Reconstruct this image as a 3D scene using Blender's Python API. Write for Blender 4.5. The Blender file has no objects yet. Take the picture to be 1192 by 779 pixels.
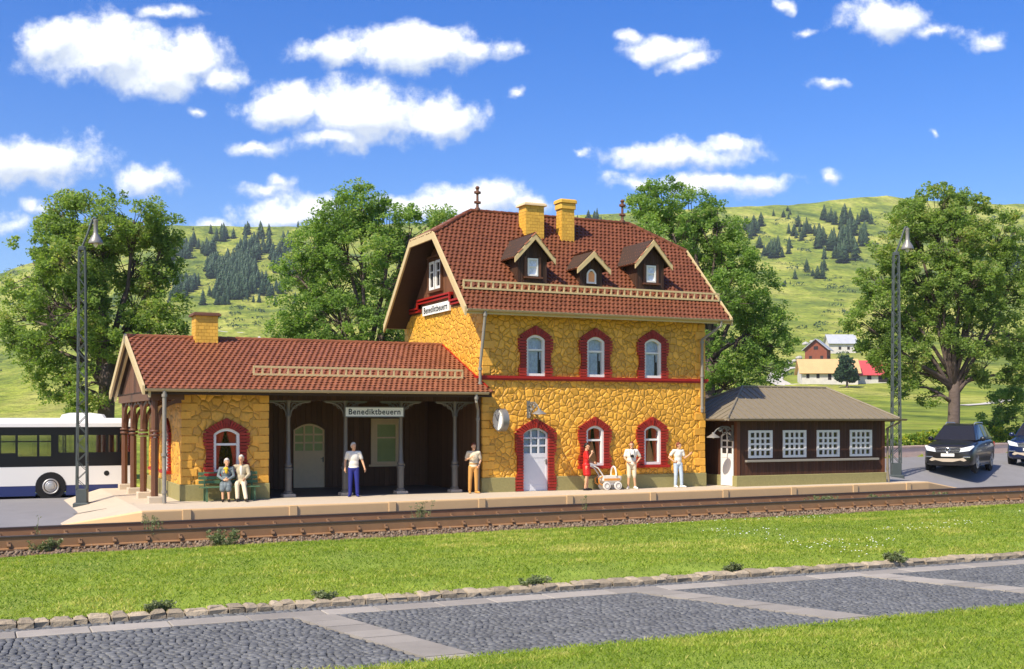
# A small yellow railway station with its hall, shed, track, street and hills, built object by object
SUN_STR, SKY_STR, EXPO = 3.9, .15, .74
SKY_SAT, SKY_VAL, SKY_HUE = 1.46, .80, .517
CLOUD_LO, CLOUD_HI = (3.0,3.35,3.9), (5.6,5.65,5.7)
HAZE = .00010
import bpy, bmesh, math, random
import numpy as np
from mathutils import Vector, Matrix, noise
rnd = random.Random(7)
nrs = np.random.RandomState(11)
SC = bpy.context.scene
COL = SC.collection
R = math.radians
I4 = Matrix.Identity(4)

# ------------------------------------------------------------------ camera
F, HY, CX0, ZC = 1350.0, 488.0, 596.0, 2.5
YAW = R(25)
CAM = Vector((-15.781, -36.195, ZC))
RT = Vector((math.cos(YAW), -math.sin(YAW), 0)); FW = Vector((math.sin(YAW), math.cos(YAW), 0))
cd = bpy.data.cameras.new('camera'); cam = bpy.data.objects.new('camera', cd); COL.objects.link(cam)
cam.location = CAM; cam.rotation_euler = (R(90), 0, -YAW)
cd.sensor_width = 36; cd.lens = 36 * F / 1192; cd.shift_y = (HY - 389.5) / 1192
cd.clip_start = 0.5; cd.clip_end = 8000
SC.camera = cam

def at(px, Y):
    """ground-plan point on the line of sight of photo column px, Y metres out"""
    p = CAM + FW * Y + RT * ((px - CX0) / F * Y)
    return p.x, p.y

# ------------------------------------------------------------------ materials
def nt(name):
    m = bpy.data.materials.new(name); m.use_nodes = True
    t = m.node_tree; b = t.nodes['Principled BSDF']
    return m, t, b
def link(t, a, b): t.links.new(a, b)
def nd(t, kind, **kw):
    n = t.nodes.new(kind)
    for k, v in kw.items():
        if k.startswith('i_'):
            key = k[2:]; key = int(key) if key.isdigit() else key.replace('_', ' ')
            n.inputs[key].default_value = v
        else: setattr(n, k, v)
    return n
def mathn(t, op, a, b=None, c=None, clamp=False):
    n = t.nodes.new('ShaderNodeMath'); n.operation = op; n.use_clamp = clamp
    for i, v in enumerate((a, b, c)):
        if v is None: continue
        if isinstance(v, (int, float)): n.inputs[i].default_value = v
        else: link(t, v, n.inputs[i])
    return n.outputs[0]
def mixc(t, fac, a, b, mode='MIX'):
    n = t.nodes.new('ShaderNodeMix'); n.data_type = 'RGBA'; n.blend_type = mode
    for i, v in ((0, fac), (6, a), (7, b)):
        if isinstance(v, (int, float)): n.inputs[i].default_value = v
        elif isinstance(v, tuple): n.inputs[i].default_value = (v[0], v[1], v[2], 1)
        else: link(t, v, n.inputs[i])
    return n.outputs[2]
def ramp(t, fac, stops):
    n = t.nodes.new('ShaderNodeValToRGB'); e = n.color_ramp.elements
    while len(e) < len(stops): e.new(0.5)
    for el, (p, c) in zip(e, stops):
        el.position = p; el.color = (c[0], c[1], c[2], 1) if isinstance(c, tuple) else (c, c, c, 1)
    link(t, fac, n.inputs[0]); return n.outputs[0]
def coords(t, which='Object'):
    return t.nodes.new('ShaderNodeTexCoord').outputs[which]
def noise_n(t, co, scale, detail=3, rough=.55):
    n = nd(t, 'ShaderNodeTexNoise', i_Scale=scale, i_Detail=detail, i_Roughness=rough)
    link(t, co, n.inputs['Vector']); return n.outputs[0]
def bump(t, b, h, strength=.5, dist=.02):
    n = nd(t, 'ShaderNodeBump', i_Strength=strength, i_Distance=dist)
    link(t, h, n.inputs['Height']); link(t, n.outputs[0], b.inputs['Normal'])
MATS = {}
def mat(name, col, rough=.6, metal=0., var=None, bmp=None, tone=0., spec=.35, coat=0.):
    m, t, b = nt(name)
    b.inputs['Roughness'].default_value = rough; b.inputs['Metallic'].default_value = metal
    b.inputs['Specular IOR Level'].default_value = spec; b.inputs['Coat Weight'].default_value = coat
    b.inputs['Base Color'].default_value = (*col, 1)
    co = coords(t) if (var or bmp) else None
    fac = None
    if var:
        n = noise_n(t, co, var[0], 4, .6)
        fac = mathn(t, 'MULTIPLY_ADD', n, 2 * var[1], 1 - var[1])
    if tone:
        a = nd(t, 'ShaderNodeAttribute', attribute_name='tone').outputs['Fac']
        f2 = mathn(t, 'MULTIPLY_ADD', a, 2 * tone, 1 - tone)
        fac = f2 if fac is None else mathn(t, 'MULTIPLY', fac, f2)
    if fac is not None:
        v = nd(t, 'ShaderNodeVectorMath', operation='SCALE'); v.inputs[0].default_value = col
        link(t, fac, v.inputs['Scale']); link(t, v.outputs[0], b.inputs['Base Color'])
    if bmp: bump(t, b, noise_n(t, co, bmp[0], 4, .6), bmp[1], bmp[2] if len(bmp) > 2 else .01)
    MATS[name] = m
    return m

def stone_mat(name, stone, joint, scale):
    m, t, b = nt(name)
    co = coords(t)
    dn = nd(t, 'ShaderNodeTexNoise', i_Scale=2.2, i_Detail=2.0); link(t, co, dn.inputs['Vector'])
    dv = nd(t, 'ShaderNodeVectorMath', operation='MULTIPLY_ADD'); link(t, dn.outputs['Color'], dv.inputs[0])
    dv.inputs[1].default_value = (.22, .22, .22); link(t, co, dv.inputs[2])
    v1 = nd(t, 'ShaderNodeTexVoronoi', feature='DISTANCE_TO_EDGE', i_Scale=scale); link(t, dv.outputs[0], v1.inputs['Vector'])
    v2 = nd(t, 'ShaderNodeTexVoronoi', feature='F1', i_Scale=scale); link(t, dv.outputs[0], v2.inputs['Vector'])
    e = mathn(t, 'SMOOTH_MIN', v1.outputs['Distance'], .16, .08)
    jm = mathn(t, 'MULTIPLY', v1.outputs['Distance'], 20., clamp=True)
    sep = nd(t, 'ShaderNodeSeparateColor'); link(t, v2.outputs['Color'], sep.inputs[0])
    n = noise_n(t, co, 9, 5, .65)
    f = mathn(t, 'ADD', mathn(t, 'MULTIPLY', sep.outputs[0], .42), mathn(t, 'MULTIPLY_ADD', n, .6, .48))
    sv = nd(t, 'ShaderNodeVectorMath', operation='SCALE'); sv.inputs[0].default_value = stone; link(t, f, sv.inputs['Scale'])
    link(t, mixc(t, jm, joint, sv.outputs[0]), b.inputs['Base Color'])
    h = mathn(t, 'ADD', mathn(t, 'MULTIPLY', e, 5.), mathn(t, 'MULTIPLY', n, .55))
    h = mathn(t, 'ADD', h, mathn(t, 'MULTIPLY', noise_n(t, co, 3.5, 2), .5))
    bump(t, b, h, .62, .07)
    b.inputs['Roughness'].default_value = .42; b.inputs['Specular IOR Level'].default_value = .45
    MATS[name] = m; return m

def plank_mat(name, col, pitch, axis='X', rough=.6):
    """vertical boarding: grooves every pitch metres along x+y"""
    m, t, b = nt(name)
    co = coords(t); s = nd(t, 'ShaderNodeSeparateXYZ'); link(t, co, s.inputs[0])
    u = mathn(t, 'ADD', s.outputs[0], s.outputs[1]) if axis == 'X' else s.outputs[2]
    k = mathn(t, 'DIVIDE', u, pitch)
    fr = mathn(t, 'FRACT', mathn(t, 'ADD', k, 1000.))
    g = mathn(t, 'MULTIPLY', mathn(t, 'PINGPONG', fr, .5), 9., clamp=True)
    idn = nd(t, 'ShaderNodeTexWhiteNoise', noise_dimensions='1D'); link(t, mathn(t, 'FLOOR', k), idn.inputs['W'])
    st = nd(t, 'ShaderNodeMapping'); st.inputs['Scale'].default_value = (9, 9, .7); link(t, co, st.inputs[0])
    gr = noise_n(t, st.outputs[0], 2.5, 5, .65)
    f = mathn(t, 'ADD', mathn(t, 'MULTIPLY', idn.outputs[0], .35), mathn(t, 'MULTIPLY_ADD', gr, .7, .45))
    sv = nd(t, 'ShaderNodeVectorMath', operation='SCALE'); sv.inputs[0].default_value = col; link(t, f, sv.inputs['Scale'])
    link(t, sv.outputs[0], b.inputs['Base Color'])
    bump(t, b, mathn(t, 'ADD', g, mathn(t, 'MULTIPLY', gr, .3)), .8, .02)
    b.inputs['Roughness'].default_value = rough; b.inputs['Specular IOR Level'].default_value = .3
    MATS[name] = m; return m

def glass_mat(name, tint, mixfac, rough=.03):
    m, t, b = nt(name)
    t.nodes.remove(b); out = t.nodes['Material Output']
    tr = nd(t, 'ShaderNodeBsdfTransparent'); tr.inputs[0].default_value = (*tint, 1)
    gl = nd(t, 'ShaderNodeBsdfGlossy'); gl.inputs['Roughness'].default_value = rough
    fr = nd(t, 'ShaderNodeFresnel', i_IOR=1.45)
    ms = nd(t, 'ShaderNodeMixShader')
    link(t, mathn(t, 'ADD', fr.outputs[0], mixfac, clamp=True), ms.inputs[0])
    link(t, tr.outputs[0], ms.inputs[1]); link(t, gl.outputs[0], ms.inputs[2]); link(t, ms.outputs[0], out.inputs[0])
    MATS[name] = m; return m

def leaf_mat(name, dark, light, trans=.35, yellow=None):
    m, t, b = nt(name)
    out = t.nodes['Material Output']
    a = nd(t, 'ShaderNodeAttribute', attribute_name='tone').outputs['Fac']
    stops = [(0., dark), (.75, light)]
    if yellow: stops = [(0., dark), (.6, light), (1., yellow)]
    c = ramp(t, a, stops)
    link(t, c, b.inputs['Base Color']); b.inputs['Roughness'].default_value = .5
    b.inputs['Specular IOR Level'].default_value = .25
    tl = nd(t, 'ShaderNodeBsdfTranslucent'); link(t, mixc(t, 1., c, (1.25, 1.3, .6), 'MULTIPLY'), tl.inputs[0])
    ms = nd(t, 'ShaderNodeMixShader'); ms.inputs[0].default_value = trans
    link(t, b.outputs[0], ms.inputs[1]); link(t, tl.outputs[0], ms.inputs[2]); link(t, ms.outputs[0], out.inputs[0])
    MATS[name] = m; return m

stone_mat('yellow_stone', (.82, .405, .045), (.40, .185, .02), 4.7)
stone_mat('yellow_stone_large', (.78, .39, .055), (.38, .175, .018), 3.5)
mat('quoin', (.80, .40, .055), .45, var=(7, .22), bmp=(12, .7, .02), tone=.14, spec=.4)
mat('chimney_brick', (.74, .42, .06), .5, var=(9, .15), tone=.12)
mat('plinth', (.30, .26, .10), .75, var=(14, .25), bmp=(30, .5, .01))
mat('red_brick', (.33, .024, .012), .45, var=(9, .2), tone=.18, spec=.4)
mat('red_mortar', (.10, .008, .005), .7)
mat('red_trim', (.36, .015, .008), .4)
mat('white_paint', (.82, .78, .71), .4, var=(5, .05))
mat('door_white', (.68, .68, .68), .45, var=(5, .06))
mat('greige_paint', (.84, .62, .36), .5, var=(6, .1))
mat('roof_tile', (.158, .051, .021), .45, var=(1.3, .16), tone=.15, spec=.25)
mat('roof_tile_dull', (.240, .085, .038), .46, var=(1.3, .15), tone=.15, spec=.25)
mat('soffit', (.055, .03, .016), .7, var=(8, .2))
mat('beige_trim', (.60, .45, .22), .5, var=(6, .1))
mat('gutter_grey', (.46, .36, .21), .42, var=(6, .12))
mat('pipe_grey', (.27, .24, .19), .42, var=(6, .12))
plank_mat('dark_boards', (.062, .028, .014), .16)
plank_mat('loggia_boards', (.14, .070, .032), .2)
plank_mat('gable_boards', (.165, .068, .030), .17)
plank_mat('shed_boards', (.075, .030, .015), .17)
mat('post_wood', (.14, .058, .027), .5, var=(6, .2))
mat('shed_post', (.15, .055, .025), .5, var=(6, .2))
mat('iron_grey', (.16, .145, .12), .42, var=(6, .15), metal=.15)
mat('lamp_iron', (.20, .19, .165), .45, var=(9, .2), metal=.2)
mat('lamp_green_grey', (.075, .088, .082), .5, var=(5, .2), metal=.1)
mat('lamp_hood', (.27, .25, .22), .4, var=(8, .15), metal=.3)
mat('bulb', (.8, .75, .62), .2)
mat('platform_top', (.55, .45, .32), .8, var=(3, .12), bmp=(45, .4, .008))
mat('platform_kerb', (.62, .41, .20), .6, var=(2.5, .08), bmp=(40, .15, .004))
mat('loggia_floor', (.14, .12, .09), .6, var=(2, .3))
mat('curtain_red', (.74, .09, .035), .8, var=(4, .25))
mat('curtain_orange', (.88, .38, .15), .8, var=(4, .2))
mat('lace', (.68, .72, .82), .9, var=(11, .5))
mat('room_dark', (.03, .022, .018), .9)
mat('shed_roof', (.225, .182, .115), .55, var=(5, .16), bmp=(60, .3, .004))
mat('black_paint', (.006, .006, .006), .3)
mat('sign_white', (.90, .87, .78), .5)
mat('terracotta', (.16, .07, .04), .5)
mat('asphalt', (.22, .21, .205), .85, var=(1.2, .16), bmp=(70, .4, .006))
mat('rail_brown', (.29, .155, .072), .5, var=(2, .25), bmp=(25, .3, .005))
mat('rail_top', (.10, .075, .06), .3, metal=.5)
mat('sleeper', (.20, .108, .052), .7, var=(5, .25))
mat('ballast_bed', (.19, .115, .062), .9, var=(9, .35), bmp=(20, .8, .03))
mat('ballast_stone', (.22, .155, .10), .85, tone=.55)
mat('sett', (.128, .128, .122), .62, var=(.8, .26), tone=.34, bmp=(40, .4, .006), spec=.4)
mat('sett_joint', (.018, .019, .02), .9, var=(6, .3))
mat('slab', (.31, .275, .225), .75, var=(2.2, .22), tone=.2, bmp=(30, .35, .006))
mat('granite', (.33, .265, .18), .85, var=(5, .4), tone=.25, bmp=(12, .9, .03))
mat('pink_wall', (.80, .56, .41), .85, var=(2, .2), bmp=(20, .6, .02))
mat('bark', (.125, .09, .072), .85, var=(5, .35), bmp=(9, .9, .05))
leaf_mat('leaf_a', (.095, .15, .040), (.30, .42, .10), .55, (.46, .42, .17))
leaf_mat('leaf_b', (.085, .155, .038), (.28, .42, .10), .55, (.40, .46, .15))
leaf_mat('conifer_leaf', (.018, .042, .018), (.055, .10, .034), .1)
mat('daisy', (.82,.82,.74), .7)
leaf_mat('conifer_blue', (.024, .054, .026), (.058, .108, .046), .1)
leaf_mat('hedge_leaf', (.05, .11, .012), (.20, .30, .03), .35, (.55, .48, .03))
leaf_mat('blade', (.105, .185, .014), (.30, .385, .036), .4, (.58, .52, .15))
leaf_mat('weed_leaf', (.08, .115, .04), (.24, .27, .12), .3, (.42, .42, .26))
mat('lawn_soil', (.22, .29, .03), .9, var=(1.1, .45), bmp=(50, .8, .02))
mat('skin', (.68, .37, .20), .5, var=(9, .06))
mat('hair_white', (.66, .60, .50), .7)
mat('hair_red', (.19, .045, .02), .6)
mat('hair_black', (.012, .009, .008), .4)
mat('hair_grey', (.55, .50, .44), .7)
mat('cloth_white', (.80, .74, .62), .75)
mat('cloth_cream', (.74, .62, .42), .75)
mat('cloth_blue', (.022, .028, .20), .6)
mat('cloth_tan', (.56, .28, .07), .7)
mat('cloth_red', (.60, .018, .014), .55)
mat('cloth_jeans', (.46, .54, .60), .75, var=(6, .15))
mat('cloth_greyblue', (.16, .19, .19), .7, var=(8, .3))
mat('cloth_dark', (.05, .055, .05), .7)
mat('cloth_beige', (.46, .38, .24), .75, var=(8, .12))
mat('cloth_yellow', (.75, .50, .02), .6)
mat('lip', (.42, .10, .07), .5)
mat('pram_orange', (.66, .27, .05), .45, var=(6, .12))
mat('pram_yellow', (.72, .36, .015), .5, var=(6, .15))
mat('bench_green', (.085, .16, .075), .5, var=(6, .2))
mat('car_black', (.014, .012, .010), .32, coat=.3, spec=.5)
mat('car_blue', (.008, .018, .065), .22, coat=.6, spec=.5)
mat('rubber', (.012, .012, .012), .8)
mat('alloy', (.55, .53, .48), .35, metal=.6)
mat('chrome', (.70, .69, .66), .2, metal=.9)
mat('skid_beige', (.50, .41, .30), .5)
mat('lens', (.72, .74, .74), .12, spec=.6)
mat('plate_white', (.78, .76, .68), .5)
mat('car_seat', (.22, .03, .025), .7)
mat('bus_white', (.80, .78, .72), .35, coat=.3)
mat('bus_blue', (.022, .035, .13), .35, coat=.3)
mat('bus_black', (.008, .008, .009), .3)
mat('seat_blue', (.020, .026, .10), .8, var=(20, .6))
mat('tail_red', (.5, .02, .015), .3)
glass_mat('pane_glass', (.95, .96, .96), -.02)
glass_mat('car_glass', (.30, .31, .30), .05)
glass_mat('bus_glass', (.74, .75, .78), .34)
mat('loggia_glass', (.36, .42, .17), .15, var=(3, .25))
mat('path_pale', (.52, .48, .40), .9, var=(.3, .15))
mat('rock', (.45, .42, .38), .9, var=(1, .3))
mat('barn_wall', (.62, .57, .50), .9, var=(.8, .25))
mat('barn_roof', (.58, .36, .16), .8, var=(.5, .18))
mat('red_roof', (.52, .075, .075), .6, var=(.5, .15))
mat('chalet_wood', (.23, .062, .028), .8, var=(1, .25))
mat('chalet_roof', (.42, .43, .45), .5, var=(.6, .2))
mat('dark_hole', (.03, .022, .02), .9)

# ------------------------------------------------------------------ mesh builder
def sub(a, b): return (a[0]-b[0], a[1]-b[1], a[2]-b[2])
class MB:
    def __init__(s, M=None):
        s.v = []; s.f = []; s.mi = []; s.tone = []; s.M = M; s.cur = 0; s.t = None
    def add(s, vs, fs):
        b = len(s.v); M = s.M
        if M is not None: vs = [tuple(M @ Vector(p)) for p in vs]
        s.v += [tuple(p) for p in vs]
        for f in fs:
            s.f.append(tuple(i + b for i in f)); s.mi.append(s.cur)
            s.tone.append(s.t if s.t is not None else .5)
        return s
    def box(s, x0, x1, y0, y1, z0, z1):
        return s.add([(x0,y0,z0),(x1,y0,z0),(x1,y1,z0),(x0,y1,z0),(x0,y0,z1),(x1,y0,z1),(x1,y1,z1),(x0,y1,z1)],
              [(0,3,2,1),(4,5,6,7),(0,1,5,4),(1,2,6,5),(2,3,7,6),(3,0,4,7)])
    def bbox(s, x0, x1, y0, y1, z0, z1, c=.01):
        """box with chamfered top and vertical edges"""
        a = [(x0+c,y0),(x1-c,y0),(x1,y0+c),(x1,y1-c),(x1-c,y1),(x0+c,y1),(x0,y1-c),(x0,y0+c)]
        i = [(x0+2*c,y0+c),(x1-2*c,y0+c),(x1-c,y0+2*c),(x1-c,y1-2*c),(x1-2*c,y1-c),(x0+2*c,y1-c),(x0+c,y1-2*c),(x0+c,y0+2*c)]
        vs = [(*p, z0) for p in a] + [(*p, z1-c) for p in a] + [(*p, z1) for p in i]
        fs = [(k,(k+1)%8,8+(k+1)%8,8+k) for k in range(8)] + [(8+k,8+(k+1)%8,16+(k+1)%8,16+k) for k in range(8)]
        fs += [tuple(range(16,24)), tuple(range(7,-1,-1))]
        return s.add(vs, fs)
    def bar(s, p, q, w, h=None, up=(0,0,1)):
        h = w if h is None else h
        p, q = Vector(p), Vector(q); d = (q-p)
        if d.length < 1e-6: return s
        d.normalize(); u = Vector(up)
        if abs(d.dot(u)) > .97: u = Vector((1,0,0)) if abs(d.x) < .9 else Vector((0,1,0))
        a = d.cross(u).normalized() * w/2; b = a.cross(d).normalized() * h/2
        vs = [p-a-b, p+a-b, p+a+b, p-a+b, q-a-b, q+a-b, q+a+b, q-a+b]
        return s.add(vs, [(0,3,2,1),(4,5,6,7),(0,1,5,4),(1,2,6,5),(2,3,7,6),(3,0,4,7)])
    def tube(s, pts, rad, n=8, cap=True):
        pts = [Vector(p) for p in pts]; m = len(pts)
        if not isinstance(rad, (list, tuple)): rad = [rad]*m
        vs = []; prev = None
        for k, p in enumerate(pts):
            d = (pts[min(k+1,m-1)] - pts[max(k-1,0)]).normalized()
            if prev is None:
                u = Vector((0,0,1)) if abs(d.z) < .9 else Vector((1,0,0))
                a = d.cross(u).normalized()
            else: a = (prev - d*prev.dot(d)).normalized()
            prev = a; b = d.cross(a)
            for j in range(n):
                th = 2*math.pi*j/n
                vs.append(p + (a*math.cos(th) + b*math.sin(th))*rad[k])
        fs = [(k*n+j, k*n+(j+1)%n, (k+1)*n+(j+1)%n, (k+1)*n+j) for k in range(m-1) for j in range(n)]
        if cap: fs += [tuple(range(n-1,-1,-1)), tuple(range((m-1)*n, m*n))]
        return s.add(vs, fs)
    def lathe(s, prof, n=14, c=(0,0,0), axis='z'):
        vs = []
        for r, h in prof:
            for j in range(n):
                th = 2*math.pi*j/n; a, b = r*math.cos(th), r*math.sin(th)
                p = (a,b,h) if axis == 'z' else ((a,h,b) if axis == 'y' else (h,a,b))
                vs.append((p[0]+c[0], p[1]+c[1], p[2]+c[2]))
        m = len(prof)
        fs = [(k*n+j, k*n+(j+1)%n, (k+1)*n+(j+1)%n, (k+1)*n+j) for k in range(m-1) for j in range(n)]
        fs += [tuple(range(n-1,-1,-1)), tuple(range((m-1)*n, m*n))]
        return s.add(vs, fs)
    def ell(s, c, r, n=12, m=8, Rm=None):
        vs = []; fs = []
        for k in range(m+1):
            ph = -math.pi/2 + math.pi*k/m
            for j in range(n):
                th = 2*math.pi*j/n
                p = Vector((r[0]*math.cos(ph)*math.cos(th), r[1]*math.cos(ph)*math.sin(th), r[2]*math.sin(ph)))
                if Rm is not None: p = Rm @ p
                vs.append((p.x+c[0], p.y+c[1], p.z+c[2]))
        for k in range(m):
            for j in range(n): fs.append((k*n+j, k*n+(j+1)%n, (k+1)*n+(j+1)%n, (k+1)*n+j))
        return s.add(vs, fs)
    def prism(s, poly, y0, y1):
        """polygon in (x,z) extruded from y0 to y1"""
        n = len(poly)
        vs = [(x,y0,z) for x,z in poly] + [(x,y1,z) for x,z in poly]
        return s.add(vs, [tuple(range(n)), tuple(range(2*n-1,n-1,-1))] + [(k,k+n,(k+1)%n+n,(k+1)%n) for k in range(n)])
    def ring(s, outer, inner, y0, y1, closed=True):
        n = len(outer)
        vs = [(x,y0,z) for x,z in outer] + [(x,y0,z) for x,z in inner] + [(x,y1,z) for x,z in outer] + [(x,y1,z) for x,z in inner]
        fs = []
        for k in range(n if closed else n-1):
            j = (k+1)%n
            fs += [(k,j,n+j,n+k), (2*n+k,3*n+k,3*n+j,2*n+j), (k,2*n+k,2*n+j,j), (n+k,n+j,3*n+j,3*n+k)]
        if not closed: fs += [(0,n,3*n,2*n), (n-1,3*n-1,4*n-1,2*n-1)]
        return s.add(vs, fs)
    def slab(s, pts, th):
        """planar 3D polygon thickened by th along its normal (downwards)"""
        p = [Vector(a) for a in pts]; nn = (p[1]-p[0]).cross(p[2]-p[0]).normalized()
        n = len(p); vs = p + [a - nn*th for a in p]
        return s.add(vs, [tuple(range(n)), tuple(range(2*n-1,n-1,-1))] + [(k,k+n,(k+1)%n+n,(k+1)%n) for k in range(n)])
    def build(s, name, mats, parent=None, smooth=False, world=True, fix=True, label=None):
        me = bpy.data.meshes.new(name)
        off = (0,0,0)
        if parent is not None and world: off = tuple(root_of(parent).location)
        v = [sub(p, off) for p in s.v] if off != (0,0,0) else s.v
        me.from_pydata(v, [], s.f)
        if not isinstance(mats, (list, tuple)): mats = [mats]
        for m in mats: me.materials.append(MATS[m])
        if len(mats) > 1: me.polygons.foreach_set('material_index', s.mi)
        if fix:
            bm = bmesh.new(); bm.from_mesh(me); bmesh.ops.recalc_face_normals(bm, faces=bm.faces); bm.to_mesh(me); bm.free()
        a = me.attributes.new('tone', 'FLOAT', 'FACE'); a.data.foreach_set('value', s.tone)
        if smooth:
            me.polygons.foreach_set('use_smooth', [True]*len(me.polygons))
            if smooth != 'all': me.set_sharp_from_angle(angle=R(40))
        o = bpy.data.objects.new(name, me); COL.objects.link(o)
        if parent is not None: o.parent = parent
        if label: o['label'] = label
        return o
def root_of(o):
    while o.parent is not None: o = o.parent
    return o
def tag(o, label, cat, group=None):
    o['label'] = label; o['category'] = cat
    if group: o['group'] = group
    return o
def thing(name, label, cat, loc=(0,0,0), rz=0., group=None, sc=1.):
    o = bpy.data.objects.new(name, None); COL.objects.link(o)
    o.location = loc; o.rotation_euler = (0,0,rz); o.scale = (sc,sc,sc); o.empty_display_size = .3
    return tag(o, label, cat, group)
def struct(o, kind='structure'):
    o['kind'] = kind; return o
def kids(o): return [c for c in COL.objects if c.parent == o]
def copy_tree(o, parent=None):
    c = o.copy(); COL.objects.link(c); c.parent = parent
    for ch in kids(o): copy_tree(ch, c)
    return c
def raw_mesh(name, v, f, m, tone=None, smooth=False):
    """big soup: v (N,3) numpy, f (M,k) numpy"""
    me = bpy.data.meshes.new(name); k = f.shape[1]
    me.vertices.add(len(v)); me.vertices.foreach_set('co', v.astype(np.float32).ravel())
    me.loops.add(f.size); me.loops.foreach_set('vertex_index', f.astype(np.int32).ravel())
    me.polygons.add(len(f)); me.polygons.foreach_set('loop_start', np.arange(0, f.size, k, dtype=np.int32))
    me.update(calc_edges=True)
    me.materials.append(MATS[m])
    if tone is not None:
        a = me.attributes.new('tone', 'FLOAT', 'FACE'); a.data.foreach_set('value', tone.astype(np.float32))
    if smooth: me.polygons.foreach_set('use_smooth', [True]*len(me.polygons))
    return me
def soup(name, v, f, m, tone=None, parent=None, smooth=False):
    o = bpy.data.objects.new(name, raw_mesh(name, v, f, m, tone, smooth)); COL.objects.link(o)
    if parent is not None: o.parent = parent
    return o
def text_part(body, size, M, m, parent, name='lettering', width=None, extrude=.004):
    cu = bpy.data.curves.new('lettering', 'FONT'); cu.body = body; cu.size = size; cu.extrude = extrude
    cu.align_x = 'CENTER'; cu.align_y = 'CENTER'; cu.offset = size*.012
    cu.space_character = 1.12
    o = bpy.data.objects.new('lettering', cu); COL.objects.link(o)
    bpy.context.view_layer.update()
    me = bpy.data.meshes.new_from_object(o.evaluated_get(bpy.context.evaluated_depsgraph_get()))
    bpy.data.objects.remove(o); bpy.data.curves.remove(cu)
    xs = [v.co.x for v in me.vertices]; w = max(xs) - min(xs); cx = (max(xs)+min(xs))/2
    k = (width / w) if width else 1.
    off = Vector(root_of(parent).location)
    for v in me.vertices:
        p = M @ Vector(((v.co.x-cx)*k, -v.co.z, v.co.y)); v.co = p - off
    me.materials.clear(); me.materials.append(MATS[m])
    q = bpy.data.objects.new(name, me); COL.objects.link(q); q.parent = parent
    return q
def remesh(mb, name, m, parent, voxel=.009, smooth=3, label=None):
    """fuse the overlapping shapes of mb into one continuous skin"""
    o = mb.build('tmp', m, None)
    md = o.modifiers.new('r', 'REMESH'); md.mode = 'VOXEL'; md.voxel_size = voxel
    if smooth:
        ms = o.modifiers.new('s', 'SMOOTH'); ms.factor = .5; ms.iterations = smooth
    bpy.context.view_layer.update()
    me = bpy.data.meshes.new_from_object(o.evaluated_get(bpy.context.evaluated_depsgraph_get()))
    old = o.data; bpy.data.objects.remove(o); bpy.data.meshes.remove(old)
    me.name = name
    me.materials.clear(); me.materials.append(MATS[m]); me.polygons.foreach_set('use_smooth', [True]*len(me.polygons))
    q = bpy.data.objects.new(name, me); COL.objects.link(q); q.parent = parent
    if label: q['label'] = label
    return q
# ------------------------------------------------------------------ facade elements (local x = along wall, y = inward, z = up)
MLEFT = lambda X: Matrix.Translation((X,0,0)) @ Matrix.Rotation(R(-90), 4, 'Z')      # wall facing -x: local x -> -y
def arch(xc, w, z0, z1, rise, n=8, inset=0.):
    """outline from bottom-left over the arch to bottom-right"""
    h = w/2 - inset; zs = z1 - rise - (inset*.3)
    pts = [(xc-h, z0+inset)]
    for k in range(n+1):
        a = -1 + 2*k/n
        pts.append((xc + h*a, zs + (rise - inset*.7)*(1-a*a)))
    pts.append((xc+h, z0+inset))
    return pts
def wall_holes(mb, x0, x1, z0, z1, y, depth, holes):
    """front skin with rectangular holes plus their reveals"""
    xs = sorted({x0, x1, *[h[0] for h in holes], *[h[1] for h in holes]})
    zs = sorted({z0, z1, *[h[2] for h in holes], *[h[3] for h in holes]})
    for a, b in zip(xs, xs[1:]):
        for c, d in zip(zs, zs[1:]):
            mx, mz = (a+b)/2, (c+d)/2
            if any(h[0] < mx < h[1] and h[2] < mz < h[3] for h in holes): continue
            mb.add([(a,y,c),(b,y,c),(b,y,d),(a,y,d)], [(0,1,2,3)])
    for a, b, c, d in holes:
        mb.add([(a,y,c),(b,y,c),(b,y,d),(a,y,d),(a,y+depth,c),(b,y+depth,c),(b,y+depth,d),(a,y+depth,d)],
               [(0,4,5,1),(1,5,6,2),(2,6,7,3),(3,7,4,0)])
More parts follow.
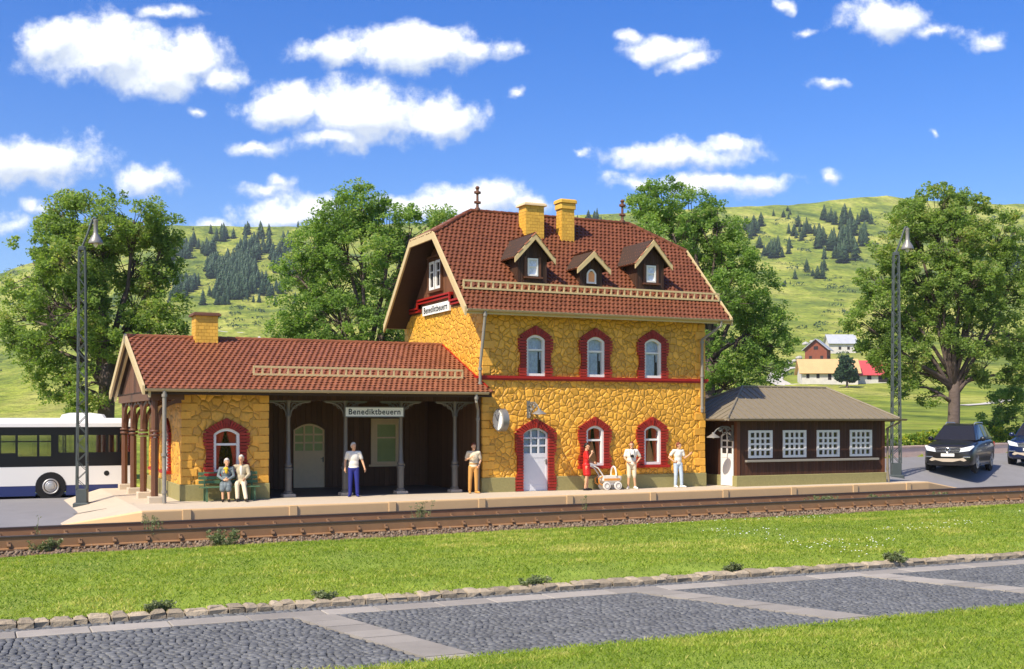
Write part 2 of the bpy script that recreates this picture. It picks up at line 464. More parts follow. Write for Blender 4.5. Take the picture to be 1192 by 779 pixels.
def surround(parent, xc, w, z0, z1, rise, y, M=None, to_ground=False):
    """toothed red brick surround with a pointed head"""
    mb = MB(M); r = random.Random(int(xc*100)+5)
    h = w/2; proud = .09
    zsp = z1 - rise
    # mortar core
    mb.cur = 1
    inner = arch(xc, w-.01, z0, z1-.003, rise, 10)
    outer = [(xc-h-.2, z0)] + [(xc + (h+.2)*(-1+2*k/10), zsp+.08 + (rise+.13)*(1-abs(-1+2*k/10)**1.3)) for k in range(11)] + [(xc+h+.2, z0)]
    mb.ring(outer, inner, y-proud*.6, y+.02, closed=False)
    mb.cur = 0
    bh = .098; n = int((zsp+.05 - z0)/bh); bh = (zsp+.05 - z0)/n
    for k in range(n):
        q = k/(n-1)
        ext = .21 + .085*max(0, math.sin(q*math.pi*3.0+.5))**.6 if True else .2
        if k >= n-3: ext = .30
        for sg in (-1, 1):
            a, b = sorted((xc+sg*(h-.012), xc+sg*(h+ext)))
            j = r.uniform(-.006,.006); mb.t = r.random()
            mb.box(a, b, y-proud+j, y+.03, z0+k*bh+.012, z0+(k+1)*bh-.012)
    m = 15
    for k in range(m):
        def pt(a, o):
            if o: return (xc+(h+.29)*a*.99, zsp+.05+ (rise+.20)*(1-abs(a)**1.25) + .05)
            return (xc+(h-.005)*a, zsp + (rise-.004)*(1-a*a))
        a0 = -1+2*(k+.12)/m; a1 = -1+2*(k+.88)/m; mb.t = r.random()
        j = r.uniform(-.006,.006) - (.03 if k == m//2 else 0)
        mb.prism([pt(a0,0), pt(a1,0), pt(a1,1), pt(a0,1)], y-proud+j, y+.03)
    if True:
        mb.prism([(xc-.1, z1+.17), (xc+.1, z1+.17), (xc+.04, z1+.31), (xc-.04, z1+.31)], y-proud-.02, y+.03)
    return mb.build('window_surround' if not to_ground else 'door_surround', ['red_brick','red_mortar'], parent)
def sash(parent, xc, w, z0, z1, rise, y, curtain, M=None, name='window', sill=None):
    """white frame set into the reveal, transom, glass and drapes"""
    fr = MB(M)
    o = arch(xc, w, z0, z1, rise, 10); i = arch(xc, w, z0, z1, rise, 10, .088)
    fr.ring(o, i, y-.035, y+.13)
    zt = z0 + (z1-z0)*.635
    fr.box(xc-w/2+.08, xc+w/2-.08, y+.03, y+.115, zt-.034, zt+.034)
    win = fr.build(name, 'white_paint', parent)
    g = MB(M); gi = arch(xc, w, z0, z1, rise, 10, .065); g.prism(gi, y+.085, y+.089)
    g.build('pane', 'pane_glass', win)
    wi = w-.13
    if curtain == 'red':
        for sg in (-1, 1):
            c = MB(M); nn = 7; vs = []; N = 9
            for k in range(N+1):
                q = k/N; zz = z1-.05 - (z1-z0-.1)*q
                wd = wi*.5*(1.0 - .62*math.sin(min(1,q*1.25)*math.pi/2)) if q < .8 else wi*.5*(.38+.25*(q-.8))
                if zz > z1-rise: wd = wi*.45
                for j in range(nn):
                    f = j/(nn-1); vs.append((xc+sg*(wi/2 - wd*f), y+.125+.02*math.sin(j*2.4+q*3), zz))
            c.add(vs, [(k*nn+j, k*nn+j+1, (k+1)*nn+j+1, (k+1)*nn+j) for k in range(N) for j in range(nn-1)])
            c.build('curtain', 'curtain_red', win, smooth='all')
    if curtain == 'orange':
        for sg, cm in ((1,'curtain_red'), (-1,'curtain_red')):
            c = MB(M); nn = 7; vs = []; N = 9
            for k in range(N+1):
                q = k/N; zz = z1-.05 - (z1-z0-.1)*q
                wd = wi*(.42-.2*q)
                for j in range(nn):
                    f = j/(nn-1); vs.append((xc+sg*(wi/2 - wd*f), y+.125+.02*math.sin(j*2.4+q*3), zz))
            c.add(vs, [(k*nn+j, k*nn+j+1, (k+1)*nn+j+1, (k+1)*nn+j) for k in range(N) for j in range(nn-1)])
            c.build('curtain', cm, win, smooth='all')
        c = MB(M); vs = []; nn = 9; N = 6
        for k in range(N+1):
            q = k/N; zz = zt - .02 - (zt-z0-.03)*q
            for j in range(nn):
                f = -1+2*j/(nn-1); vs.append((xc-.02+f*wi*(.03+.40*q), y+.16+.012*math.sin(j*2.), zz))
        c.add(vs, [(k*nn+j, k*nn+j+1, (k+1)*nn+j+1, (k+1)*nn+j) for k in range(N) for j in range(nn-1)])
        c.build('curtain', 'curtain_orange', win, smooth='all')
    if curtain == 'lace':
        c = MB(M); nn = 17; vs = []; N = 5
        for k in range(N+1):
            q = k/N; zz = z1-.04 - (z1-z0-.08)*q
            for j in range(nn):
                f = j/(nn-1); vs.append((xc+(f-.5)*wi, y+.125+.018*math.sin(j*1.9+q*1.2), zz))
        c.add(vs, [(k*nn+j, k*nn+j+1, (k+1)*nn+j+1, (k+1)*nn+j) for k in range(N) for j in range(nn-1)
                   if not (j >= 11 and k >= 2 and (j-11) > (k-2)*0.2 and (j-11) < (k)*1.2)])
        c.build('curtain', 'lace', win, smooth='all')
    return win
def panel_door(parent, xc, w, z0, z1, rise, y, m, cols, rows, zg, M=None, glass='pane_glass', handle=True, backing=None):
    """arched door leaf: glazed grid above zg, boarded panel below"""
    d = MB(M)
    o = arch(xc, w, z0, z1, rise, 10); i = arch(xc, w, z0, z1, rise, 10, .07)
    d.ring(o, i, y, y+.07)
    d.box(xc-w/2+.06, xc+w/2-.06, y+.012, y+.06, z0+.06, zg)
    d.box(xc-w/2+.065, xc+w/2-.065, y+.002, y+.055, z0+.06, z0+.2); d.box(xc-w/2+.065, xc+w/2-.065, y+.002, y+.055, zg-.12, zg+.035)
    for k in range(1, cols):
        xx = xc-w/2+.06+(w-.12)*k/cols; d.box(xx-.032, xx+.032, y+.005, y+.06, zg, z1-.05)
    zz1 = z1-.07-rise*.25
    for k in range(1, rows):
        z = zg+.03+(zz1-zg)*k/rows; d.box(xc-w/2+.062, xc+w/2-.062, y+.008, y+.058, z-.032, z+.032)
    door = d.build('door', m, parent)
    g = MB(M); gi = [(a, max(b, zg)) for a, b in arch(xc, w, z0, z1, rise, 10, .06)]; g.prism(gi, y+.03, y+.034); g.build('pane', glass, door)
    if backing:
        b = MB(M); b.prism([(p, max(q, zg)) for p, q in arch(xc, w, z0, z1, rise, 10, .05)], y+.12, y+.125); b.build('door_curtain', backing, door)
    if handle:
        h = MB(M); h.box(xc+w/2-.075, xc+w/2-.035, y-.012, y+.01, z0+.92, z0+1.1); h.tube([(xc+w/2-.055, y-.005, z0+1.04), (xc+w/2-.055, y-.05, z0+1.04), (xc+w/2-.16, y-.05, z0+1.04)], .01, 6)
        h.build('handle', 'iron_grey', door)
    return door
def quoins(mb, x, y, z0, z1, sx, sy, long=.42, short=.24, bh=.27):
    """corner blocks; sx, sy point from the corner along the two walls"""
    n = int(round((z1-z0)/bh)); bh = (z1-z0)/n; r = random.Random(int(x*7+y*3+z1))
    for k in range(n):
        a, b = (long, short) if k % 2 else (short, long)
        a += r.uniform(-.03,.03); b += r.uniform(-.03,.03); p = .028 + r.uniform(-.008,.008); mb.t = r.random()
        x0, x1 = sorted((x - sx*p, x + sx*a)); y0, y1 = sorted((y - sy*p, y + sy*b))
        # an L: one arm on each wall, so nothing fills the room behind
        xa, xb = sorted((x - sx*p, x + sx*a)); ya, yb = sorted((y - sy*p, y + sy*.03))
        mb.bbox(xa, xb, ya, yb, z0+k*bh+.012, z0+(k+1)*bh-.012, .012)
        xa, xb = sorted((x - sx*p, x + sx*.03)); ya, yb = sorted((y + sy*.031, y + sy*b))
        mb.bbox(xa, xb, ya, yb, z0+k*bh+.012, z0+(k+1)*bh-.012, .012)
# ------------------------------------------------------------------ roofs
def inside(pt, poly):
    x, y = pt; c = False; n = len(poly)
    for i in range(n):
        (x1,y1), (x2,y2) = poly[i], poly[(i+1)%n]
        if (y1 > y) != (y2 > y) and x < (x2-x1)*(y-y1)/(y2-y1)+x1: c = not c
    return c
def tiles(mb, org, ud, vd, poly, su=.19, sv=.245, holes=()):
    """interlocking pan tiles over a polygon given in (u, v) on the slope"""
    org = Vector(org); ud = Vector(ud).normalized(); vd = Vector(vd).normalized(); nn = ud.cross(vd).normalized()
    if nn.z < 0: nn = -nn
    us = [p[0] for p in poly]; vs_ = [p[1] for p in poly]
    prof = [(0.,.004),(.22,.010),(.42,.034),(.62,.040),(.82,.024),(1.,.004)]
    nv = int(math.ceil((max(vs_)-min(vs_))/sv)); nu = int(math.ceil((max(us)-min(us))/su))
    r = random.Random(nv*31+nu)
    for j in range(nv):
        v0 = min(vs_)+j*sv; off = (su*.5 if j % 2 else 0)
        for i in range(-1, nu+1):
            u0 = min(us)+i*su+off
            if not inside((u0+su/2, v0+sv*.45), poly): continue
            if any(h(u0+su/2, v0+sv/2) for h in holes): continue
            mb.t = r.random(); dz = r.uniform(-.004,.004); dv = r.uniform(-.008,.008)
            V = []
            for (a, b) in prof: V.append(org + ud*(u0+a*su) + vd*(v0+dv-.015) + nn*(b+.034+dz))
            for (a, b) in prof: V.append(org + ud*(u0+a*su) + vd*(v0+sv+.03) + nn*(b+.004+dz))
            for (a, b) in prof: V.append(org + ud*(u0+a*su) + vd*(v0+dv-.015) + nn*(b*.4-.004))
            n = len(prof)
            mb.add(V, [(k,k+1,n+k+1,n+k) for k in range(n-1)] + [(2*n+k,2*n+k+1,k+1,k) for k in range(n-1)])
def ridge_tiles(mb, p, q, r=.085, step=.3):
    p, q = Vector(p), Vector(q); d = q-p; L = d.length; d.normalize()
    n = max(1, int(L/step)); rr = random.Random(n)
    for k in range(n):
        mb.t = rr.random(); a = p + d*(L*k/n); b = p + d*(L*(k+1)/n+.04)
        mb.tube([a, b], [r*1.05, r*.86], 10)
def gutter(parent, p, q, name='gutter', m='gutter_grey', r=.075):
    g = MB(); p, q = Vector(p), Vector(q); d = (q-p).normalized(); a = Vector((d.y,-d.x,0)); N = 8
    vs = []
    for e in (p, q):
        for k in range(N+1):
            th = math.pi*k/N; vs.append(e + a*math.cos(th)*r + Vector((0,0,-math.sin(th)*r)))
        for k in range(N, -1, -1):
            th = math.pi*k/N; vs.append(e + a*math.cos(th)*(r-.014) + Vector((0,0,-math.sin(th)*(r-.014)+.004)))
    m2 = 2*(N+1)
    g.add(vs, [(k,(k+1)%m2,m2+(k+1)%m2,m2+k) for k in range(m2)] + [tuple(range(m2)), tuple(range(2*m2-1,m2-1,-1))])
    L = (q-p).length; n = int(L/1.6)
    for k in range(1, n):
        c = p + d*(L*k/n); g.tube([c - d*.02 + a*0, c + d*.02], .0, 4) if False else None
        w = []
        for s_ in (-.02, .02):
            for j in range(N+1):
                th = math.pi*j/N; w.append(c + d*s_ + a*math.cos(th)*(r+.008) + Vector((0,0,-math.sin(th)*(r+.008))))
        g.add(w, [(j,j+1,N+1+j+1,N+1+j) for j in range(N)])
    return g.build(name, m, parent, smooth=True)
def pipe(parent, pts, r=.05, collars=(), m='pipe_grey'):
    g = MB(); g.tube(pts, r, 10)
    for c in collars: g.tube([(c[0],c[1],c[2]-.045), (c[0],c[1],c[2]+.045)], r*1.4, 10)
    return g.build('downpipe', m, parent, smooth=True)
def snow_guard(parent, x0, x1, y, z, h, pitch, m='beige_trim'):
    g = MB()
    for zz in (z, z+h): g.box(x0, x1, y-.03, y+.03, zz-.032, zz+.032)
    n = int((x1-x0)/pitch)
    for k in range(n+1):
        x = x0+.02 + (x1-x0-.04)*k/n; g.box(x-.028, x+.028, y-.024, y+.024, z+.032, z+h-.032)
    for k in range(0, n+1, 4):
        x = x0+.02 + (x1-x0-.04)*k/n; g.bar((x, y+.01, z+h*.5), (x, y+.30, z+.02), .02)
    return g.build('snow_guard', m, parent)

# ================================================================== main station house
H = thing('station_house', 'tall yellow rubble stone station house with steep red tiled roof', 'building', (4.5,3.8,0))
W, D, ZT = 9.02, 7.75, 6.12
UW = [1.98, 4.36, 6.74]; LW = [4.33, 6.72]
holes = [(x-.37, x+.37, 4.0, 5.43) for x in UW] + [(x-.37, x+.37, .84, 2.27) for x in LW] + [(1.49, 2.49, 0.0, 2.2)]
w = MB(); wall_holes(w, 0, W, 0, ZT, 0, .3, holes)
w.M = MLEFT(0); wall_holes(w, -D, 0, 0, 6.56, 0, .3, [])
w.M = None
w.add([(W,0,0),(W,D,0),(W,D,6.5),(W,0,6.5)], [(0,1,2,3)]); w.add([(0,D,0),(W,D,0),(W,D,ZT),(0,D,ZT)], [(3,2,1,0)])
WALL = w.build('wall', 'yellow_stone', H, fix=False)
for a_ in ((0,0,.5,3.86,1,1), (0,0,4.04,6.05,1,1), (W,0,.5,3.86,-1,1), (W,0,4.04,6.05,-1,1), (0,D,4.0,6.4,1,-1)):
    q = MB(); quoins(q, *a_); q.build('corner_quoin', 'quoin', H)
p = MB(); p.bbox(-.06, 1.21, -.06, .02, 0, .5, .015); p.bbox(2.77, W+.06, -.06, .02, 0, .5, .015); p.bbox(-.06, -.003, .023, D, 0, .5, .015); p.bbox(W+.003, W+.06, .023, D, 0, .5, .015)
p.build('plinth', 'plinth', H)
b = MB(); b.box(-.11, W+.11, -.11, .012, 3.90, 3.99); b.box(-.075, W+.075, -.075, .010, 3.84, 3.897); b.box(-.11, -.004, .014, D, 3.90, 3.99); b.box(W+.004, W+.11, .014, D, 3.90, 3.99)
b.build('string_course', 'red_trim', H)
for x in UW:
    surround(H, x, .74, 3.995, 5.43, .17, 0)
    o = sash(H, x, .73, 4.0, 5.43, .17, .0, 'lace')
for x in LW:
    surround(H, x, .74, .84, 2.27, .17, 0)
    o = sash(H, x, .73, .85, 2.27, .17, .0, 'orange')
    s = MB(); s.bbox(x-.68, x+.68, -.19, .05, .74, .838, .012); s.build('sill', 'red_trim', o)
surround(H, 1.99, 1.0, .004, 2.2, .2, 0, to_ground=True)
panel_door(H, 1.99, .99, .004, 2.2, .2, .04, 'door_white', 3, 3, 1.28, backing='lace')
# attic floor and dark room linings so that the windows look into rooms
rm = MB(); rm.box(.35, W-.35, .9, 1.0, .05, 3.75); rm.box(.35, W-.35, .9, 1.0, 3.98, 6.0); rm.box(.02, W-.02, .02, D-.02, 3.76, 3.82)
rm.build('inner_partition', 'room_dark', H)
# --- roof
EF, EB, ZE, ZB, ZR = -.60, 7.70, 6.19, 9.10, 10.22
XL, XR = -.90, 9.80; YR = (EF+EB)/2
k_ = (ZR-ZE)/(YR-EF); yb = lambda z: EF+(z-ZE)/k_; ybb = lambda z: EB-(z-ZE)/k_
RL, RR_ = XL+1.95, XR-1.95
rf = MB()
sl = math.hypot(1, k_); th = .13
FP = [(XL,EF,ZE),(XR,EF,ZE),(XR,yb(ZB),ZB),(RR_,YR,ZR),(RL,YR,ZR),(XL,yb(ZB),ZB)]
BP = [(XR,EB,ZE),(XL,EB,ZE),(XL,ybb(ZB),ZB),(RL,YR,ZR),(RR_,YR,ZR),(XR,ybb(ZB),ZB)]
LP = [(XL,ybb(ZB),ZB),(XL,yb(ZB),ZB),(RL,YR,ZR)]
RP = [(XR,yb(ZB),ZB),(XR,ybb(ZB),ZB),(RR_,YR,ZR)]
rf.cur = 1
for P_ in (FP, BP, LP, RP): rf.slab(P_, th)
rf.cur = 0
# dormers: (x centre, half width, front y, base z, eave z, apex z)
DORM = [(2.08, .57, .42, 7.16, 8.2, 8.83), (4.46, .46, .48, 7.22, 7.92, 8.35), (6.93, .58, .42, 7.18, 8.26, 8.92)]
sc_ = sl
def cut(u, v):
    x = XL+u; z = ZE + v*k_/sl; y = EF + v/sl
    return any(abs(x-d[0]) < d[1]-.03 and y > d[2] and z < d[4]+.1 for d in DORM)
vv = lambda z: (z-ZE)/k_*sl
tiles(rf, (XL,EF,ZE+.005), (1,0,0), (0,1,k_), [(.1,-.06),(XR-XL-.1,-.06),(XR-XL-.1,vv(ZB)),(RR_-XL,vv(ZR)),(RL-XL,vv(ZR)),(.1,vv(ZB))], .175, .215, holes=(cut,))
hl = (Vector((RL,YR,ZR))-Vector((XL,YR,ZB))); yl = yb(ZB); yw = ybb(ZB)-yb(ZB)
tiles(rf, (XL,ybb(ZB),ZB+.005), (0,-1,0), hl, [(0,0),(yw,0),(yw/2,hl.length)])
ROOF = rf.build('roof', ['roof_tile','soffit'], H, fix=False)
rt = MB()
for a_, b_ in (((RL,YR,ZR+.03),(RR_,YR,ZR+.03)), ((XL,yb(ZB),ZB+.03),(RL,YR,ZR+.03)), ((XR,yb(ZB),ZB+.03),(RR_,YR,ZR+.03)), ((XL,ybb(ZB),ZB+.03),(RL,YR,ZR+.03))):
    ridge_tiles(rt, a_, b_)
rt.build('ridge_tile', 'roof_tile', ROOF, smooth=True)
# gables, bargeboards
for X, sg in ((0., -1), (W, 1)):
    g = MB(Matrix.Translation((X,0,0)) @ Matrix.Rotation(R(-90*1), 4, 'Z'))
    pr = lambda y: -y
    d_ = .0
    poly = [(-.02,6.57-.45+.1),(-.02,ZE+(0.02-EF)*k_-.2)] if False else None
    zz = lambda y: min(ZE+(y-EF)*k_, ZE+(EB-y)*k_)-.19
    ys = [.02, 2.2, YR, EB-EF-2.2+EF, D-.02]
    pl = [(-.02,6.1),(-D+.02,6.1),(-D+.02,zz(D-.02)),(-ybb(ZB),ZB-.19),(-yb(ZB),ZB-.19),(-.02,zz(.02))]
    if sg < 0: g.prism(pl, .01, .12)
    else: g.prism(pl, -.12, -.01)
    g.build('gable_wall', 'gable_boards', H)
    bb = MB(); xo = XL if sg < 0 else XR
    wd = .26
    def seg(y0, z0, y1, z1):
        bb.add([(xo-.035,y0,z0+.11),(xo-.035,y1,z1+.11),(xo-.035,y1,z1+.07-wd),(xo-.035,y0,z0+.07-wd),
                (xo+.035,y0,z0+.11),(xo+.035,y1,z1+.11),(xo+.035,y1,z1+.07-wd),(xo+.035,y0,z0+.07-wd)],
               [(0,1,2,3),(7,6,5,4),(0,4,5,1),(1,5,6,2),(2,6,7,3),(3,7,4,0)])
    seg(EF-.05, ZE-.05, yb(ZB), ZB); seg(yb(ZB), ZB, ybb(ZB), ZB); seg(ybb(ZB), ZB, EB+.05, ZE-.05)
    bb.build('bargeboard', 'beige_trim', H)
# gable window (double casement), red stepped trim and name board on the left gable
ML = MLEFT(0)
gw = MB(ML)
for xc in (-4.02, -4.66):
    gw.ring([(xc-.27,7.36),(xc+.27,7.36),(xc+.27,8.42),(xc-.27,8.42)], [(xc-.17,7.46),(xc+.17,7.46),(xc+.17,8.33),(xc-.17,8.33)], -.07, .03)
    gw.box(xc-.17, xc+.17, -.055, .02, 8.0, 8.05)
go = gw.build('window', 'white_paint', H)
gp = MB(ML)
for xc in (-4.02, -4.66): gp.box(xc-.175, xc+.175, -.02, .004, 7.45, 8.34)
gp.build('pane', 'room_dark', go)
gf = MB(ML); gf.box(-5.05, -3.63, -.14, .02, 7.24, 7.33); gf.box(-5.02, -4.95, -.10, .02, 7.331, 8.55); gf.box(-3.73, -3.66, -.10, .02, 7.331, 8.55); gf.box(-5.1, -3.58, -.12, .02, 8.551, 8.63)
gf.build('window_surround', 'post_wood', H)
rt_ = MB(ML)
for dz, dp, hh in ((0,.16,.07), (-.11,.11,.07)):
    za, zb = 6.74+dz, 7.03+dz
    rt_.box(-D-.02, -6.10, -dp, -.004, za, za+hh); rt_.box(-6.10, -6.0, -dp, -.004, za, zb+hh)
    rt_.box(-6.0, -2.75, -dp, -.004, zb, zb+hh); rt_.box(-2.75, -2.65, -dp, -.004, za, zb+hh); rt_.box(-2.65, .05, -dp, -.004, za, za+hh)
rt_.build('gable_cornice', 'red_trim', H)
sb = MB(ML); sb.box(-5.55, -2.85, -.10, -.02, 6.44, 6.80)
so = sb.build('name_board', 'sign_white', H)
text_part('Benediktbeuern', .34, ML @ Matrix.Translation((-4.2,-.106,6.615)), 'black_paint', so, width=2.4)
# gutters and downpipes
gutter(H, (XL+.03, EF-.10, ZE-.02), (XR-.03, EF-.10, ZE-.02)); gutter(H, (XR-.03, EB+.10, ZE-.02), (XL+.03, EB+.10, ZE-.02))
fb = MB(); fb.box(XL+.04, XR-.04, EF-.02, EF+.02, ZE-.17, ZE-.005); fb.build('fascia', 'beige_trim', H)
pipe(H, [(-.22,EF-.10,ZE-.07),(-.22,EF-.10,ZE-.25),(-.17,-.17,4.3),(-.17,-.17,3.55)], .052, [(-.22,EF-.10,ZE-.2),(-.17,-.17,4.2),(-.17,-.17,3.7)])
pipe(H, [(9.28,EF-.10,ZE-.07),(9.28,EF-.10,ZE-.25),(8.82,-.14,5.45),(8.82,-.14,4.2),(8.82,-.14,2.75)], .052, [(8.82,-.14,5.35),(8.82,-.14,4.1),(8.82,-.14,2.9)])
snow_guard(H, -.70, 9.72, EF+.72-.06, ZE+.72*k_+.06, .25, .27)
# chimneys
def chimney(x0, x1, y0, y1, z0, z1, cap, capm, parent):
    c = MB(); n = int((z1-z0)/.11); r = random.Random(int(x0*50))
    c.t = .2; c.box(x0+.012, x1-.012, y0+.012, y1-.012, z0, z1)
    for k in range(n):
        za = z0+k*(z1-z0)/n+.006; zb_ = z0+(k+1)*(z1-z0)/n-.006; m = 4
        for j in range(m+1):
            a = x0+(x1-x0)*max(0,(j-.5*(k%2)))/m; b2 = x0+(x1-x0)*min(m, j+1-.5*(k%2))/m
            if b2-a < .03: continue
            c.t = r.random(); c.box(a+.005, b2-.005, y0-.004, y0+.0115, za, zb_)
            a2 = y0+(y1-y0)*max(0,(j-.5*(k%2)))/m; b3 = y0+(y1-y0)*min(m, j+1-.5*(k%2))/m
            c.t = r.random(); c.box(x0-.004, x0+.0115, a2+.017, b3-.005, za, zb_); c.box(x1-.0115, x1+.004, a2+.017, b3-.005, za, zb_)
    o = c.build('chimney', 'chimney_brick', parent)
    d = MB()
    if cap == 'slab': d.bbox(x0-.09, x1+.09, y0-.09, y1+.09, z1, z1+.07, .01); d.bbox(x0-.05, x1+.05, y0-.05, y1+.05, z1+.07, z1+.11, .01)
    else: d.bbox(x0-.05, x1+.05, y0-.05, y1+.05, z1-.22, z1-.003, .03); d.bbox(x0-.09, x1+.09, y0-.09, y1+.09, z1, z1+.14, .04)
    d.build('chimney_cap', capm, o)
    return o
chimney(2.80, 3.56, 2.45, 3.05, 8.9, 10.42, 'slab', 'greige_paint', H)
chimney(4.28, 4.82, 2.42, 2.86, 8.9, 10.62, 'round', 'chimney_brick', H)
# ridge finials
for x in (RL+.28, RR_-.28):
    f = MB(); f.lathe([(.10,0),(.10,.08),(.055,.12),(.05,.25),(.10,.28),(.05,.32),(.045,.6),(.11,.64),(.11,.70),(.05,.74),(.06,.80),(.09,.84),(.05,.9),(.0,.92)], 10, (x, YR, ZR+.06))
    for zz_ in (.30, .67): f.tube([(x-.12,YR,ZR+.06+zz_),(x+.12,YR,ZR+.06+zz_)], [.055,.055], 8)
    f.build('finial', 'terracotta', H, smooth=True)
# dormers
for n_, (x, hw, y0, zb0, ze, za) in enumerate(DORM):
    yk = lambda z: EF+(z-ZE)/k_
    d = MB(); pol = [(x-hw,zb0-.12),(x+hw,zb0-.12),(x+hw,ze+.05),(x,za),(x-hw,ze+.05)]
    d.prism(pol, y0, y0+.08)
    for sg in (-1, 1):
        xx = x+sg*hw; a, c = sorted((xx, xx-sg*.06))
        d.add([(a,y0+.082,zb0-.1),(a,yk(ze)+.1,ze+.0),(a,y0+.082,ze+.02),(c,y0+.082,zb0-.1),(c,yk(ze)+.1,ze+.0),(c,y0+.082,ze+.02)], [(0,1,2),(5,4,3),(0,3,4,1),(1,4,5,2),(2,5,3,0)])
    DO = d.build('dormer', 'gable_boards' if False else 'dark_boards', H)
    ov = .2; sp = (za-ze)/(hw); yf = y0-.22; zo = ze-ov*sp
    rr = MB(); rr.cur = 1
    Lx, Rx = x-hw-ov, x+hw+ov; ztop = za+.12
    zo = ztop-(hw+ov)*sp
    rr.slab([(Lx,yf,zo),(x,yf,ztop),(x,yk(ztop)+.1,ztop),(Lx,yk(zo)+.1,zo)][::-1], .07)
    rr.slab([(x,yf,ztop),(Rx,yf,zo),(Rx,yk(zo)+.1,zo),(x,yk(ztop)+.1,ztop)][::-1], .07)
    rr.cur = 0; LL = math.hypot(hw+ov, ztop-zo)
    e0, e1 = yk(zo)+.02-yf, yk(ztop)+.02-yf
    tiles(rr, (Lx,yf+e0,zo+.003), (0,-1,0), (x-Lx,0,ztop-zo), [(e0-e1+.0,LL),(e0,LL),(e0,0),(0,0)], .17, .2)
    tiles(rr, (Rx,yf,zo+.003), (0,1,0), (x-Rx,0,ztop-zo), [(0,0),(e0,0),(e1,LL),(0,LL)], .17, .2)
    ro = rr.build('dormer_roof', ['roof_tile_dull','soffit'], DO, fix=False)
    rg = MB(); ridge_tiles(rg, (x,yf+.02,ztop+.02), (x,yk(ztop)+.05,ztop+.02), .06, .26); 
    bb = MB(); t_ = .19
    for sg in (-1, 1):
        xo = x+sg*(hw+ov+.02); zq = ztop-(hw+ov+.02)*sp
        pl = [(x,ztop+.05),(xo,zq+.05),(xo,zq+.05-t_),(x,ztop+.05-t_*1.15)]
        bb.prism(pl, yf-.05, yf+.01)
    bb.build('dormer_bargeboard', 'beige_trim', DO)
    wz0, wz1 = (zb0+.36, zb0+.98) if n_ != 1 else (zb0+.16, zb0+.68); ww = .40 if n_ != 1 else .38
    f = MB()
    if n_ == 1: f.ring(arch(x,ww,wz0,wz1,.17,8), arch(x,ww,wz0,wz1,.17,8,.06), y0-.05, y0-.003)
    else:
        f.ring([(x-ww/2,wz0),(x+ww/2,wz0),(x+ww/2,wz1),(x-ww/2,wz1)], [(x-ww/2+.06,wz0+.06),(x+ww/2-.06,wz0+.06),(x+ww/2-.06,wz1-.06),(x-ww/2+.06,wz1-.06)], y0-.06, y0-.003)
        f.box(x-ww/2+.06, x+ww/2-.06, y0-.05, y0-.004, wz0+.30, wz0+.35)
    fo = f.build('window', 'white_paint', DO)
    pn = MB(); pn.box(x-ww/2+.05, x+ww/2-.05, y0-.016, y0-.002, wz0+.05, wz1-.05 if n_ != 1 else wz1-.09); pn.build('pane', 'curtain_orange' if n_ == 1 else 'lace', fo)
    if n_ != 1:
        s = MB(); s.box(x-ww/2-.16, x+ww/2+.16, y0-.13, y0-.002, wz0-.09, wz0-.03); s.box(x+ww/2+.03, x+ww/2+.12, y0-.05, y0-.002, wz0-.028, wz1+.05); s.box(x-ww/2-.12, x-ww/2-.03, y0-.05, y0-.002, wz0-.028, wz1+.05)
        s.build('sill', 'post_wood', fo)

# ================================================================== low waiting hall with open loggia and colonnade
A = thing('waiting_hall', 'low yellow station wing with open columned loggia and red tiled gable roof', 'building', (-5.5,3.7,0))
BX0, BX1 = -9.97, -7.35; AD = 7.3; LY = 5.0
aw = MB(); wx = -8.64
wall_holes(aw, BX0, BX1, 0, 3.5, 0, .3, [(wx-.41, wx+.41, .84, 2.22)])
aw.M = MLEFT(BX0); wall_holes(aw, -AD, 0, 0, 3.5, 0, .3, [(-3.2, -2.4, .84, 2.22), (-5.9,-5.1,.84,2.22)])
aw.build('wall', 'yellow_stone_large', A, fix=False)
for a_ in ((BX0,0,.5,3.5,1,1), (BX1,0,.5,3.5,-1,1)):
    q = MB(); quoins(q, *a_, .46, .28, .25); q.build('corner_quoin', 'quoin', A)
p = MB(); p.bbox(BX0-.06, BX1+.05, -.06, .02, 0, .5, .015); p.bbox(BX0-.06, BX0-.003, .024, 1.9, 0, .5, .015); p.bbox(BX0-.06, BX0-.003, 1.96, 3.6, 0, .5, .015); p.bbox(BX0-.06, BX0-.003, 3.66, AD, 0, .5, .015)
p.build('plinth', 'plinth', A)
surround(A, wx, .82, .84, 2.22, .18, 0)
o = sash(A, wx, .81, .85, 2.22, .18, 0, 'red'); s = MB(); s.bbox(wx-.72, wx+.72, -.19, .05, .74, .838, .012); s.build('sill', 'red_trim', o)
for c_ in (-2.8, -5.5):
    surround(A, c_, .8, .84, 2.22, .18, 0, MLEFT(BX0)); o = sash(A, c_, .79, .85, 2.22, .18, 0, 'red', MLEFT(BX0))
    s = MB(MLEFT(BX0)); s.bbox(c_-.7, c_+.7, -.19, .05, .74, .838, .012); s.build('sill', 'red_trim', o)
